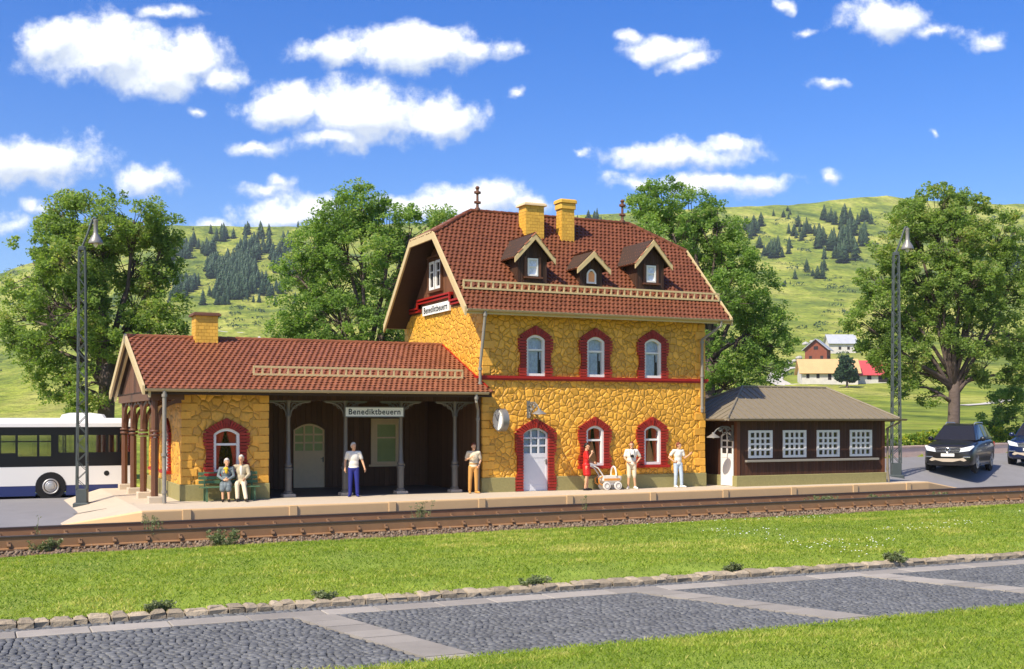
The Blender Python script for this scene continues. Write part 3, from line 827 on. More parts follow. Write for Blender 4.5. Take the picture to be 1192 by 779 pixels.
# loggia: boarded back wall with door and window, side walls, ceiling; outer back wall with openings behind them
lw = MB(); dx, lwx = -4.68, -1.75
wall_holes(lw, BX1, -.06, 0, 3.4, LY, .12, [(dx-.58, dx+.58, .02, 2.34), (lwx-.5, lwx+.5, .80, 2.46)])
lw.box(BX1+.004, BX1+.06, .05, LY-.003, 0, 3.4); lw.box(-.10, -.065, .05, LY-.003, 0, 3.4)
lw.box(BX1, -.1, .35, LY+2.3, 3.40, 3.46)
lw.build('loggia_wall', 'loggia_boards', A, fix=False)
bw = MB(); bw.M = None
wall_holes(bw, BX0, -.06, 0, 3.5, AD, .2, [(-5.4, -2.4, .5, 2.75), (-1.9, -.35, .5, 2.75)])
bw.build('rear_wall', 'yellow_stone', A, fix=False)
panel_door(A, dx, 1.16, .02, 2.33, .22, LY+.03, 'greige_paint', 3, 3, 1.32, glass='loggia_glass')
dh = MB(); dh.ring([(dx-.60,.02)]+[(dx-.60+1.2*k/10,2.36) for k in range(11)]+[(dx+.60,.02)], arch(dx,1.165,.02,2.332,.22,10), LY-.03, LY+.05, closed=False); dh.build('door_frame', 'loggia_boards', A)
wf = MB(); wf.ring([(lwx-.6,.78),(lwx+.6,.78),(lwx+.6,2.52),(lwx-.6,2.52)], arch(lwx,.72,.9,2.34,.2,1) if False else [(lwx-.36,.92),(lwx+.36,.92),(lwx+.36,2.3),(lwx-.36,2.3)], LY-.05, LY+.06)
wf.box(lwx-.36, lwx+.36, LY-.03, LY+.03, 1.78, 1.84); wf.bbox(lwx-.7, lwx+.7, LY-.12, LY-.052, .74, .82, .01)
wo = wf.build('window', 'greige_paint', A)
g = MB(); g.box(lwx-.365, lwx+.365, LY+.0, LY+.004, .915, 2.305); g.build('pane', 'loggia_glass', wo)
c = MB(); vs = []; nn = 7
for k in range(7):
    for j in range(nn): vs.append((lwx-.36+(.30-.18*abs(k-3)/3+.04*k)*j/(nn-1), LY+.10+.02*math.sin(j*2.3), 2.3-1.38*k/6))
c.add(vs, [(k*nn+j,k*nn+j+1,(k+1)*nn+j+1,(k+1)*nn+j) for k in range(6) for j in range(nn-1)]); c.build('curtain', 'lace', wo, smooth='all')
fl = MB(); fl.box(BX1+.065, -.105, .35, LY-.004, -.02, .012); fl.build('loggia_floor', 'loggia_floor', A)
# front beam and columns
bm_ = MB(); bm_.box(BX1-.0, -.06, .48, .72, 3.10, 3.38); bm_.box(BX1, -.06, .44, .76, 3.38, 3.44); bm_.build('beam', 'dark_boards', A)
for x in (-6.55, -4.65, -2.74, -.78):
    c = MB(); y = .6
    c.lathe([(.15,.10),(.15,.16),(.115,.20),(.115,.86),(.14,.88),(.14,.93),(.10,.96),(.12,1.0),(.12,1.04),(.085,1.1),(.068,1.6),(.062,2.55),(.085,2.58),(.085,2.63),(.062,2.67),(.062,3.0),(.11,3.06),(.11,3.10)], 14, (x,y,0))
    col = c.build('column', 'iron_grey', A, smooth=True)
    b = MB(); b.bbox(x-.2, x+.2, y-.2, y+.2, .0, .10, .015); b.build('column_base', 'platform_top', col)
    k = MB()
    for sg in (-1, 1):
        pts = [(x+sg*(.07+.62*(1-math.cos(t))), y, 2.62+.44*math.sin(t)) for t in [i*math.pi/2/8 for i in range(9)]]
        pts = [(x+sg*(.06+.60*(i/8)**2.0), y, 2.60+.45*math.sin(i/8*math.pi/2)) for i in range(9)]
        k.tube(pts, .03, 6); k.box(min(x+sg*.06,x+sg*.72), max(x+sg*.06,x+sg*.72), y-.045, y+.045, 3.045, 3.095)
        pts = [(x+sg*(.20+.09*math.cos(t)), y, 2.93+.09*math.sin(t)) for t in [i*2*math.pi/10 for i in range(11)]]
        k.tube(pts, .018, 6); pts = [(x+sg*(.37+.05*math.cos(t)), y, 2.985+.05*math.sin(t)) for t in [i*2*math.pi/10 for i in range(11)]]; k.tube(pts, .014, 6)
    k.build('bracket', 'iron_grey', col, smooth=True)
# colonnade on the left end
CXc = -10.83; ys = [-.38, 2.1, 4.6, 7.1]
for n_, y in enumerate(ys):
    c = MB(); x = CXc
    c.lathe([(.105,.2),(.105,1.0),(.10,1.95)], 8, (x,y,0)); 
    for zz in (1.98, 2.10): c.lathe([(.13,zz),(.15,zz+.025),(.15,zz+.055),(.13,zz+.08)], 10, (x,y,0))
    c.lathe([(.10,2.18),(.09,3.06)], 8, (x,y,0))
    post = c.build('post', 'post_wood', A, smooth=True)
    b = MB(); b.bbox(x-.2, x+.2, y-.2, y+.2, 0, .2, .02); b.build('post_base', 'platform_top', post)
    k = MB()
    for sg in (-1, 1):
        if (n_ == 0 and sg < 0) or (n_ == 3 and sg > 0): continue
        pts = [(x, y+sg*(.07+1.05*(i/8)**2.2), 2.18+.86*math.sin(i/8*math.pi/2)) for i in range(9)]
        for a_, b_ in zip(pts, pts[1:]): k.bar(a_, b_, .09, .11)
    pts = [(x+.07+.7*(i/8)**2.2, y, 2.18+.86*math.sin(i/8*math.pi/2)) for i in range(9)]
    for a_, b_ in zip(pts, pts[1:]): k.bar(a_, b_, .09, .11)
    k.build('brace', 'post_wood', post)
tb = MB(); tb.box(CXc-.16, CXc+.14, -.55, 7.5, 3.06, 3.30); 
for y in ys: tb.box(CXc+.142, BX0-.005, y-.08, y+.08, 3.08, 3.28)
tb.build('tie_beam', 'post_wood', A)
# roof
EF2, EB2, ZE2, ZR2, XA = -.78, 8.18, 3.40, 5.20, -11.2; YR2 = (EF2+EB2)/2; k2 = (ZR2-ZE2)/(YR2-EF2); sl2 = math.hypot(1,k2)
rf = MB(); rf.cur = 1
rf.slab([(XA,EF2,ZE2),(-.005,EF2,ZE2),(-.005,YR2,ZR2),(XA,YR2,ZR2)], .11); rf.slab([(-.005,EB2,ZE2),(XA,EB2,ZE2),(XA,YR2,ZR2),(-.005,YR2,ZR2)], .11)
rf.box(XA+.3, BX0+.1, -.5, AD+.6, 3.33, 3.37)
rf.cur = 0; LV = math.hypot(YR2-EF2, ZR2-ZE2)
tiles(rf, (XA,EF2,ZE2+.005), (1,0,0), (0,1,k2), [(.1,-.06),(-XA-.02,-.06),(-XA-.02,LV),(.1,LV)], .18, .225)
RA = rf.build('roof', ['roof_tile_dull','soffit'], A, fix=False)
rt = MB(); ridge_tiles(rt, (XA+.02,YR2,ZR2+.03), (-.06,YR2,ZR2+.03)); rt.build('ridge_tile', 'roof_tile_dull', RA, smooth=True)
fx = MB(); fx.bar((-.03,EF2+.3,ZE2+.3*k2+.05), (-.03,YR2,ZR2+.05), .05, .06); fx.build('flashing', 'red_trim', RA)
bb = MB()
for (y0,z0,y1,z1) in ((EF2-.05,ZE2-.02,YR2,ZR2), (YR2,ZR2,EB2+.05,ZE2-.02)):
    for xo, w0, w1 in ((XA,.11,-.16), (XA+.17,.0,-.24)):
        bb.add([(xo-.035,y0,z0+w0),(xo-.035,y1,z1+w0),(xo-.035,y1,z1+w1),(xo-.035,y0,z0+w1),(xo+.035,y0,z0+w0),(xo+.035,y1,z1+w0),(xo+.035,y1,z1+w1),(xo+.035,y0,z0+w1)],
           [(0,1,2,3),(7,6,5,4),(0,4,5,1),(1,5,6,2),(2,6,7,3),(3,7,4,0)])
bb.build('bargeboard', 'beige_trim', A)
g = MB(MLEFT(CXc-.05)); g.prism([(-7.6,3.302),(-YR2,ZR2-.14),(.2,3.302)], 0, .08); g.build('gable_wall', 'gable_boards', A)
gutter(A, (XA+.05,EF2-.11,ZE2-.01), (-.18,EF2-.11,ZE2-.01)); gutter(A, (-.18,EB2+.11,ZE2-.01), (XA+.05,EB2+.11,ZE2-.01))
fb = MB(); fb.box(XA+.05, -.02, EF2-.02, EF2+.02, ZE2-.17, ZE2-.02); fb.build('fascia', 'soffit', A)
pipe(A, [(-10.62,EF2-.11,ZE2-.06),(-10.62,EF2-.11,3.0),(-10.62,EF2-.08,1.2),(-10.62,EF2-.08,.02)], .06, [(-10.62,EF2-.11,3.2),(-10.62,EF2-.1,1.45),(-10.62,EF2-.08,.35)])
pipe(A, [(-.62,EF2-.11,ZE2-.06),(-.62,EF2-.11,3.08),(-.27,-.2,2.82),(-.27,-.2,1.5),(-.27,-.2,.03)], .05, [(-.62,EF2-.11,3.2),(-.27,-.2,2.5),(-.27,-.2,1.0)])
snow_guard(A, -7.75, -.62, EF2+1.05, ZE2+1.05*k2+.09, .24, .27)
chimney(-9.02, -8.28, 3.2, 3.95, 4.7, 5.95, 'slab', 'terracotta', A)

# ================================================================== brown timber shed
S = thing('timber_shed', 'dark brown boarded goods shed with grey hipped roof and white lattice windows', 'building', (13.7,1.2,0))
SX0, SX1, SY0, SY1, SZ = 9.90, 16.95, -.82, 3.2, 2.45
w = MB(); WIN = [(10.40,11.50),(11.99,13.09),(13.60,14.70),(15.22,16.32)]
hol = [(a+.05, b-.05, 1.10, 2.03) for a, b in WIN]
wall_holes(w, SX0, SX1, .38, SZ, SY0, .12, hol)
w.M = MLEFT(SX0); wall_holes(w, -SY1, -SY0, .38, SZ, 0, .12, [(-.17,.62,.38,1.98)]); w.M = None
w.add([(SX1,SY0,.38),(SX1,SY1,.38),(SX1,SY1,SZ),(SX1,SY0,SZ)], [(0,1,2,3)]); 
wall_holes(w, SX0, SX1, .38, SZ, SY1, .1, [])
w.build('wall', 'shed_boards', S, fix=False)
p = MB(); p.bbox(SX0-.08, SX1+.08, SY0-.08, SY0+.1, 0, .40, .015); p.bbox(SX1-.1, SX1+.08, SY0+.103, SY1, 0, .40, .015); p.bbox(SX0-.08, SX0+.1, SY0+.103, SY0+.19, 0, .40, .015); p.bbox(SX0-.08, SX0+.1, .18, SY1, 0, .40, .015); p.bbox(SX0-.04, SX1-.1, SY1-.1, SY1, 0,.39,.01)
p.build('plinth', 'plinth', S)
cp = MB(); cp.box(SX0-.03, SX0+.12, SY0-.03, SY0+.12, .402, SZ); cp.box(SX1-.12, SX1+.03, SY0-.03, SY0+.12, .402, SZ); cp.build('corner_post', 'shed_post', S)
for a, b in WIN:
    f = MB(); y = SY0-.035
    f.ring([(a,1.05),(b,1.05),(b,2.08),(a,2.08)], [(a+.1,1.14),(b-.1,1.14),(b-.1,1.99),(a+.1,1.99)], y, SY0+.03)
    for k in range(1,4):
        x = a+.1+(b-a-.2)*k/4; f.box(x-.038, x+.038, y+.01, SY0+.025, 1.14, 1.99); z = 1.14+.85*k/4; f.box(a+.1, b-.1, y+.013, SY0+.022, z-.038, z+.038)
    fo = f.build('window', 'white_paint', S); g = MB(); g.box(a+.06, b-.06, SY0+.035, SY0+.039, 1.1, 2.03); g.build('pane', 'pane_glass', fo)
sb = MB(); sb.bbox(10.25, 16.6, SY0-.14, SY0-.002, .90, .98, .012); sb.build('ledge', 'pipe_grey', S)
dr = panel_door(S, .225, .78, .02, 2.02, .16, -.03, 'white_paint', 2, 3, 1.18, M=MLEFT(SX0), glass='room_dark', handle=False)
ex = .62
E0 = (SX0-.72, SY0-.42, SX1+.42, SY1+.42); zr, ze = 3.76, 2.52; r0, r1, ry = 11.62, 15.75, 1.19
ez = MB()
c00, c10, c11, c01 = (E0[0],E0[1],ze), (E0[2],E0[1],ze), (E0[2],E0[3],ze), (E0[0],E0[3],ze); ra, rb = (r0,ry,zr), (r1,ry,zr)
for P_ in ([c00,c10,rb,ra],[c10,c11,rb],[c11,c01,ra,rb],[c01,c00,ra]): ez.slab(P_, .07)
# standing seams
for k in range(1, 26):
    x = E0[0] + (E0[2]-E0[0])*k/26
    t0 = 1.
    def top(x):
        if x < r0: return (x-E0[0])/(r0-E0[0])
        if x > r1: return (E0[2]-x)/(E0[2]-r1)
        return 1.
    t0 = top(x); q_ = (x, E0[1]+(ry-E0[1])*t0, ze+(zr-ze)*t0+.012); ez.bar((x,E0[1],ze+.012), q_, .028, .03)
for k in range(1, 12):
    y = E0[1] + (E0[3]-E0[1])*k/12; t0 = min((y-E0[1])/(ry-E0[1]), (E0[3]-y)/(E0[3]-ry))
    ez.bar((E0[0],y,ze+.012), (E0[0]+(r0-E0[0])*t0, y, ze+(zr-ze)*t0+.012), .028, .03)
for a_, b_ in ((c00,ra),(c10,rb),(c11,rb),(c01,ra),(ra,rb)):
    ez.tube([(a_[0],a_[1],a_[2]+.02),(b_[0],b_[1],b_[2]+.02)], .045, 8)
ez.build('roof', 'shed_roof', S)
ce = MB(); ce.box(SX0-.3, SX1+.3, SY0-.3, SY1+.3, 2.40, 2.44); ce.build('ceiling', 'shed_boards', S)
gutter(S, (E0[0]-.04,E0[1]-.09,ze-.01), (E0[2]+.25,E0[1]-.09,ze-.01), m='shed_roof'); gutter(S, (E0[0]-.09,E0[3],ze-.01), (E0[0]-.09,E0[1],ze-.01), m='shed_roof')
pipe(S, [(SX1+.35,E0[1]-.09,ze-.05),(SX1+.35,E0[1]-.09,2.38),(SX1+.1,SY0-.1,2.15),(SX1+.1,SY0-.1,.5),(SX1+.13,SY0-.14,.03)], .045, [(SX1+.1,SY0-.1,2.1),(SX1+.1,SY0-.1,.55)], m='shed_roof')

# ================================================================== name sign, clock, wall lamps
g_ = thing('name_sign', 'long white name board with black lettering between two loggia columns', 'sign', (-3.72,.40,2.58))
b = MB(); b.bbox(-4.72, -2.72, .38, .42, 2.585, 2.885, .006); 
bo = b.build('board', 'sign_white', g_)
f = MB(); f.ring([(-4.75,2.56),(-2.69,2.56),(-2.69,2.91),(-4.75,2.91)], [(-4.715,2.59),(-2.725,2.59),(-2.725,2.88),(-4.715,2.88)], .370, .43)
for x in (-4.65, -2.78): f.box(x-.03, x+.03, .432, .53, 2.65, 2.8)
f.build('frame', 'iron_grey', g_)
text_part('Benediktbeuern', .26, Matrix.Translation((-3.72,.372,2.735)), 'black_paint', g_, width=1.78)

k_t = thing('station_clock', 'round double faced station clock on wall bracket beside the door', 'clock', (.42,0,2.05))
ang = R(-86); Mc = Matrix.Translation((.45,-.52,2.47)) @ Matrix.Rotation(ang, 4, 'Z')
c = MB(Mc); c.lathe([(.0,-.13),(.36,-.13),(.39,-.11),(.39,.11),(.36,.13),(0,.13)], 28, (0,0,0), 'y'); c.build('case', 'lamp_hood', k_t, smooth=True)
for sg in (-1, 1):
    d = MB(Mc); d.lathe([(0,sg*.132),(.345,sg*.132),(.345,sg*.137),(0,sg*.137)], 28, (0,0,0), 'y'); dial = d.build('dial', 'sign_white', k_t)
    h = MB(Mc)
    h.bar((0,sg*.141,-.03),(.08,sg*.141,.17),.03,.004); h.bar((0,sg*.143,-.04),(-.16,sg*.143,.20),.02,.004)
    for k in range(12):
        a = k*math.pi/6; h.bar((.29*math.sin(a),sg*.141,.29*math.cos(a)),(.33*math.sin(a),sg*.141,.33*math.cos(a)),.02,.004)
    h.build('hand', 'black_paint', dial)
b = MB(); b.box(.38, .52, -.02, -.001, 2.2, 2.74); b.bar((.45,-.02,2.62),(.45,-.16,2.56),.05); b.bar((.45,-.02,2.32),(.45,-.16,2.38),.05); b.build('bracket', 'iron_grey', k_t)
def wall_lamp(loc, rz, label):
    """local: wall plane y = 0, arm reaches to -y"""
    t = thing('wall_lamp', label, 'lamp', loc, rz, 'scroll bracket wall lamps')
    p = MB(); p.box(-.06, .06, -.02, 0, -.3, .3)
    p.build('wall_plate', 'lamp_iron', t, world=False)
    a = MB(); a.tube([(0,-.02,.12),(0,-.25,.24),(0,-.5,.24),(0,-.72,.13),(0,-.84,.0)], .026, 8)
    for (cy,cz,r_,n) in ((-.14,-.06,.11,14),(-.36,.08,.13,14),(-.20,.17,.07,12),(-.10,-.24,.06,10),(-.56,.12,.07,10)):
        a.tube([(0,cy+r_*(1-.35*i/n)*math.cos(i*2*math.pi*1.2/n),cz+r_*(1-.35*i/n)*math.sin(i*2*math.pi*1.2/n)) for i in range(n+1)], .022, 6)
    a.build('scroll_arm', 'lamp_iron', t, smooth=True, world=False)
    h = MB(); h.lathe([(.0,.06),(.05,.05),(.06,.0),(.10,-.03),(.22,-.10),(.25,-.14),(.24,-.145),(.20,-.105),(.09,-.05),(0,-.04)], 18, (0,-.86,-.02)); h.build('lamp_hood', 'lamp_hood', t, smooth=True, world=False)
    b = MB(); b.ell((0,-.86,-.12), (.06,.06,.07), 10, 6); b.build('bulb', 'bulb', t, smooth='all', world=False)
    return t
wall_lamp((1.72,-.002,2.83), 0, 'grey scroll bracket lamp above the white door of the yellow house')
wall_lamp((SX0-.035,-.60,1.98), R(-90), 'grey scroll bracket lamp beside the white door of the brown shed')
# ================================================================== ground works
def sstep(a, b, x):
    t = max(0., min(1., (x-a)/(b-a))); return t*t*(3-2*t)
PF0, PFK = -3.25, .066                                   # platform front edge line y = PF0 + PFK * (x + 11.6)
pf = lambda x: PF0 + PFK*(x+11.6)
def yard_z(x, y):
    s = y - .12*(x-20); z = -.46 + .76*sstep(.2, 3.9, s) + .25*sstep(4., 10., s)
    f = sstep(15, 21, x); zl = -.30 - .12*sstep(-12,-15,x)*0
    front = -.2*sstep(1.0, -2.4, y - 0*pf(x))
    return (zl+front)*(1-f) + z*f
def yard_end(x): return 11.5 if x < 22 else 11.5 + (9.2-11.5)*sstep(22,25,x) + max(0,(x-26))*.26
def sheet(name, fz, xs, y0f, y1f, ny, m, kind='structure', th=0):
    v = []; f = []
    for x in xs:
        a, b = y0f(x), y1f(x)
        for j in range(ny+1):
            y = a+(b-a)*j/ny; v.append((x,y,fz(x,y)))
    n = ny+1
    for i in range(len(xs)-1):
        for j in range(ny): f.append((i*n+j,(i+1)*n+j,(i+1)*n+j+1,i*n+j+1))
    mb = MB(); mb.add(v, f); o = mb.build(name, m, None, smooth='all', fix=False); return struct(o, kind)
lin = lambda a, b, n: [a+(b-a)*i/n for i in range(n+1)]
sheet('station_yard', yard_z, lin(-60, 90, 150), lambda x: pf(x)+.25, yard_end, 30, 'asphalt')
# seam in the yard paving on the right
sm = MB(); vs = []
for i in range(31):
    x = 21.5 + i*.5; y = -1.15+.17*(x-21.5); vs += [(x,y,yard_z(x,y)+.006),(x,y+.07,yard_z(x,y+.07)+.006)]
sm.add(vs, [(2*i,2*i+2,2*i+3,2*i+1) for i in range(30)]); struct(sm.build('yard_seam', 'ballast_bed', None))

# --- platform
pm = MB(); X0, X1 = -11.55, 18.9; PB = 8.0
XS = lin(X0, X1, 60)
prof = [(0,-.62),(0,-.05),(.012,-.018),(.05,0.0)]
pm.cur = 1; vs = []
for x in XS:
    for dy, z in prof: vs.append((x, pf(x)+dy, z))
n = 4
pm.add(vs, [(i*n+j,(i+1)*n+j,(i+1)*n+j+1,i*n+j+1) for i in range(len(XS)-1) for j in range(n-1)])
pm.cur = 0
pm.add([(x, pf(x)+.05, 0) for x in (X0,X1)] + [(X1,.35,0),(17.8,PB,0),(X0,PB,0)], [(0,1,2,3,4)])
pm.cur = 1
for x in (-10.35,-7.3,-4.2,-1.15,2.1,5.45,8.6,11.8,14.9,17.75):
    pm.bbox(x-.12, x+.12, pf(x)-.035, pf(x)+.04, -.62, -.006, .012)
# ramps
def ramp_end(xa, xb, ya, yb_, za, zb, yfa, yfb):
    pm.cur = 0; pm.add([(xa,yfa+.05,za),(xb,yfb+.05,zb),(xb,yb_,zb),(xa,ya,za)], [(0,1,2,3)])
    pm.cur = 1; pm.add([(xa,yfa,-.62),(xb,yfb,-.62),(xb,yfb,zb-.03),(xa,yfa,za-.05),(xa,yfa+.05,za),(xb,yfb+.05,zb)], [(0,1,2,3),(3,2,5,4)])
ramp_end(X0, -13.5, PB, 6.2, 0, -.44, pf(X0), pf(X0)+1.6)
ramp_end(X1, 22.0, .35, .2, 0, -.50, pf(X1), pf(X1)+.55)
pm.add([(X1,.35,0),(22.0,.2,-.5),(22.0,.2,-.9),(X1,.35,-.9),(17.8,PB,0),(17.8,PB,-.9)], [(0,1,2,3),(0,3,5,4)])
struct(pm.build('platform', ['platform_top','platform_kerb'], None, fix=False))
# second step line on the left ramp
st = MB(); st.add([(X0+.1,-.6,.004),(-13.2,.5,-.345),(-13.2,.62,-.345),(X0+.1,-.48,.004)], [(0,1,2,3)])
struct(st.build('platform_joint', 'loggia_floor', None))

# --- ballast bed and track (parallel to the platform front)
bd = MB(); vs = []; XT = lin(-60, 95, 60)
for x in XT:
    y = pf(x); vs += [(x,y+.27,-.62),(x,y-.05,-.60),(x,y-2.6,-.60),(x,y-3.35,-.70),(x,y-3.7,-.78)]
bd.add(vs, [(i*5+j,(i+1)*5+j,(i+1)*5+j+1,i*5+j+1) for i in range(len(XT)-1) for j in range(4)])
struct(bd.build('ballast_bed', 'ballast_bed', None, fix=False))
TR = thing('railway_track', 'brown railway track running along the front of the platform', 'track', (0, pf(0)-1.6, -.5))
ta = math.atan(PFK); td = Vector((math.cos(ta), math.sin(ta), 0)); tn = Vector((-math.sin(ta), math.cos(ta), 0))
def tp(s, o, z): p = Vector((0, pf(0), 0)) + td*s + tn*o; return (p.x, p.y, z)
for off in (-.30, -2.75):
    r = MB(); pr = [(-.13,-.60),(.13,-.60),(.13,-.575),(.055,-.55),(.05,-.33),(.068,-.32),(.068,-.285),(.05,-.272),(-.05,-.272),(-.068,-.285),(-.068,-.32),(-.05,-.33),(-.055,-.55),(-.13,-.575)]
    n = len(pr); vs = [tp(-50, off+a, z) for a, z in pr] + [tp(85, off+a, z) for a, z in pr]
    for k in range(n):
        r.cur = 1 if k in (5,6,7,8,9) else 0
        r.add([vs[k],vs[(k+1)%n],vs[n+(k+1)%n],vs[n+k]], [(0,1,2,3)])
    r.build('rail', ['rail_brown','rail_top'], TR)
s0 = None
for k in range(72):
    s = -20 + k*.80
    if s0 is None:
        m = MB(); 
        m.add([tuple(Vector(tp(0,o,z)) + td*dx) for dx in (-.13,.13) for o, z in ((-2.86,-.68),(.12,-.68),(.12,-.598),(-2.86,-.598))], [(0,1,2,3),(7,6,5,4),(0,4,5,1),(1,5,6,2),(2,6,7,3),(3,7,4,0)])
        for off in (-.30,-2.75):
            for sg in (-1,1):
                a = Vector(tp(0, off+sg*.13, -.52)); m.bar(a+tn*(-sg*.09)+Vector((0,0,.10)), a+tn*sg*.01+Vector((0,0,.0)), .085, .04); m.tube([a+tn*(-sg*.045)+Vector((0,0,.0)), a+tn*(-sg*.045)+Vector((0,0,.115))], .02, 6)
        s0 = m.build('sleeper', 'sleeper', TR); o = s0
    else:
        o = s0.copy(); COL.objects.link(o); o.parent = TR
    o.location = td*s
# ballast stones
N = 9000
px_ = nrs.uniform(-22, 34, N); oo = np.where(nrs.rand(N) < .62, nrs.uniform(-3.75,-2.85,N), nrs.uniform(-2.65,-.1,N))
bx = px_*math.cos(ta) - oo*math.sin(ta); by = pf(0) + px_*math.sin(ta) + oo*math.cos(ta)
bz = np.where(oo > -2.6, -.60, np.where(oo > -3.35, -.60-.10*(-(oo+2.6))/.75, -.70-.08*(-(oo+3.35))/.35)) + .02
OCT = np.array([(1,0,0),(-1,0,0),(0,1,0),(0,-1,0),(0,0,1),(0,0,-1)], float); OF = np.array([(0,2,4),(2,1,4),(1,3,4),(3,0,4),(2,0,5),(1,2,5),(3,1,5),(0,3,5)])
sz = nrs.uniform(.022,.062,(N,1,1)) * nrs.uniform(.6,1.3,(N,1,3)); rt_ = nrs.uniform(0,6.28,N)
V = OCT[None]*sz + nrs.uniform(-.012,.012,(N,6,3))
c, s = np.cos(rt_)[:,None], np.sin(rt_)[:,None]
V = np.stack([V[...,0]*c - V[...,1]*s, V[...,0]*s + V[...,1]*c + V[...,2]*.3, V[...,2]], -1) + np.stack([bx,by,bz],-1)[:,None]
FF = (OF[None] + (np.arange(N)*6)[:,None,None]).reshape(-1,3)
bt = np.repeat(np.clip(nrs.normal(.42,.25,N),0,1), 8)
struct(soup('ballast', V.reshape(-1,3), FF, 'ballast_stone', bt), 'stuff')

# --- lawn strip, kerb, cobbled street, front lawn
KY = -16.30; RY0, RY1 = -21.75, -16.55
def lawn_z(x, y):
    t = (y-KY)/(pf(x)-3.5-KY); b = .10*math.sin(max(0,min(1,t))*math.pi)
    return -.60 - .085*(1-sstep(KY+.02,KY+.7,y)) - .10*sstep(.8,1.,t) + b*.6 + .03*noise.noise((x*.25,y*.4,0)) 
sheet('lawn', lambda x, y: lawn_z(x,y)-.02, lin(-60, 95, 120), lambda x: KY, lambda x: pf(x)-3.55, 16, 'lawn_soil')
def fl_z(x, y): return -.70 + .10*sstep(RY0-.1, RY0-1.8, y) + .02*noise.noise((x*.4,y*.4,3))
sheet('front_lawn', lambda x, y: fl_z(x,y)-.02, lin(-40, 40, 60), lambda x: -34., lambda x: RY0+.02, 14, 'lawn_soil')
def blades(name, N, xr, yr, fz, hmin, hmax, wid):
    x = nrs.uniform(*xr, N); y = nrs.uniform(*yr, N) if not callable(yr) else yr(x, nrs.rand(N))
    # keep what stands in front of the camera
    dx, dy = x-CAM.x, y-CAM.y; Y = dx*FW.x+dy*FW.y; X = dx*RT.x+dy*RT.y
    k = (Y > 3) & (np.abs(X/np.maximum(Y,.1)) < .62) & (Y < 60)
    x, y = x[k], y[k]; n = len(x)
    z = np.array([fz(a, b) for a, b in zip(x, y)])
    cl = np.array([.8*noise.noise((a*.16,b*.34,8.)) + noise.noise((a*.55,b*1.1,5.)) + .7*noise.noise((a*1.9,b*2.6,9.)) + .5*noise.noise((a*6.,b*6.,2.)) for a, b in zip(x, y)])
    keep = nrs.rand(n) < np.clip(.85 + .5*cl, .35, 1); x, y, z, cl = x[keep], y[keep], z[keep], cl[keep]; n = len(x)
    h = nrs.uniform(hmin,hmax,n)*(1+.35*cl); a = nrs.uniform(0,6.28,n); w = wid*nrs.uniform(.7,1.4,n)
    lean = nrs.uniform(.5,1.6,n)*h; la = nrs.uniform(0,6.28,n)
    b = np.stack([x,y,z],-1); d = np.stack([np.cos(a)*w,np.sin(a)*w,0*a],-1)
    tip = b + np.stack([np.cos(la)*lean,np.sin(la)*lean,h],-1)
    V = np.stack([b-d,b+d,tip],1).reshape(-1,3); Fq = np.arange(n*3).reshape(-1,3)
    tone = np.clip(.44 + .50*cl + nrs.normal(0,.14,n), 0, .98)
    dry = nrs.rand(n) < .03; tone[dry] = .98
    struct(soup(name, V, Fq, 'blade', tone), 'stuff')
blades('grass', 300000, (-22, 34), lambda x, r: KY - .12 + (PF0+PFK*(x+11.6)-3.45-KY)*r, lawn_z, .022, .06, .011)
blades('grass', 130000, (-18, 10), (-26., RY0+.03), fl_z, .022, .06, .008)
# daisies in the lawn
N = 1500; xx = nrs.uniform(2, 24, N); q_ = nrs.rand(N); yy = KY + .3 + 9.*q_
V = []; Fq = []
for a, b in zip(xx, yy):
    if noise.noise((a*.22, b*.4, 11.)) < .12 or b > pf(a)-4.2: continue
    z = lawn_z(a, b) + rnd.uniform(.035,.06); s_ = rnd.uniform(.010,.017); k = len(V)
    V += [(a-s_,b-s_,z),(a+s_,b-s_*.5,z+.006),(a+s_,b+s_,z+.012),(a-s_,b+s_*.6,z+.006)]; Fq.append((k,k+1,k+2,k+3))
struct(soup('daisies', np.array(V), np.array(Fq), 'daisy'), 'stuff')
# street
rb = MB(); rb.box(-60, 70, RY0-.6, KY+.2, -1.0, -.790); struct(rb.build('street', 'sett_joint', None))
# slab bands: one along the kerb, three slanting across
BANDS = [((-10.65,-17.42),(-9.70,-21.9)), ((-4.1,-17.42),(-2.45,-21.9)), ((1.30,-17.42),(2.95,-21.9)), ((7.2,-17.42),(9.2,-21.9)), ((-17.3,-17.42),(-16.6,-21.9))]
def near_band(x, y):
    if y > -17.43: return y < -16.90
    for (ax,ay),(bx_,by_) in BANDS:
        xx = ax + (bx_-ax)*(y-ay)/(by_-ay)
        if abs(x-xx) < .37: return True
    return False
sl_ = MB(); r = random.Random(3)
x = -24.
while x < 30:
    L = r.uniform(.8,1.35); sl_.t = r.random(); dz = r.uniform(-.004,.004)
    sl_.bbox(x+.008, x+L-.008, -17.42, -16.90, -.80, -.748+dz, .012); x += L
for (ax,ay),(bx_,by_) in BANDS:
    d = Vector((bx_-ax, by_-ay, 0)); n = int(d.length/.55); d /= n
    for k in range(n):
        p0 = Vector((ax,ay,0)) + d*k + d*.012; p1 = p0 + d*.976; sl_.t = r.random(); dz = r.uniform(-.004,.004)
        w = Vector((.34,0,0)); z = -.748+dz
        c = [p0-w, p0+w, p1+w, p1-w]
        sl_.add([(q.x,q.y,-.8) for q in c] + [(q.x,q.y,z) for q in c], [(4,5,6,7),(0,1,5,4),(1,2,6,5),(2,3,7,6),(3,0,4,7)])
struct(sl_.build('paving', 'slab', None))
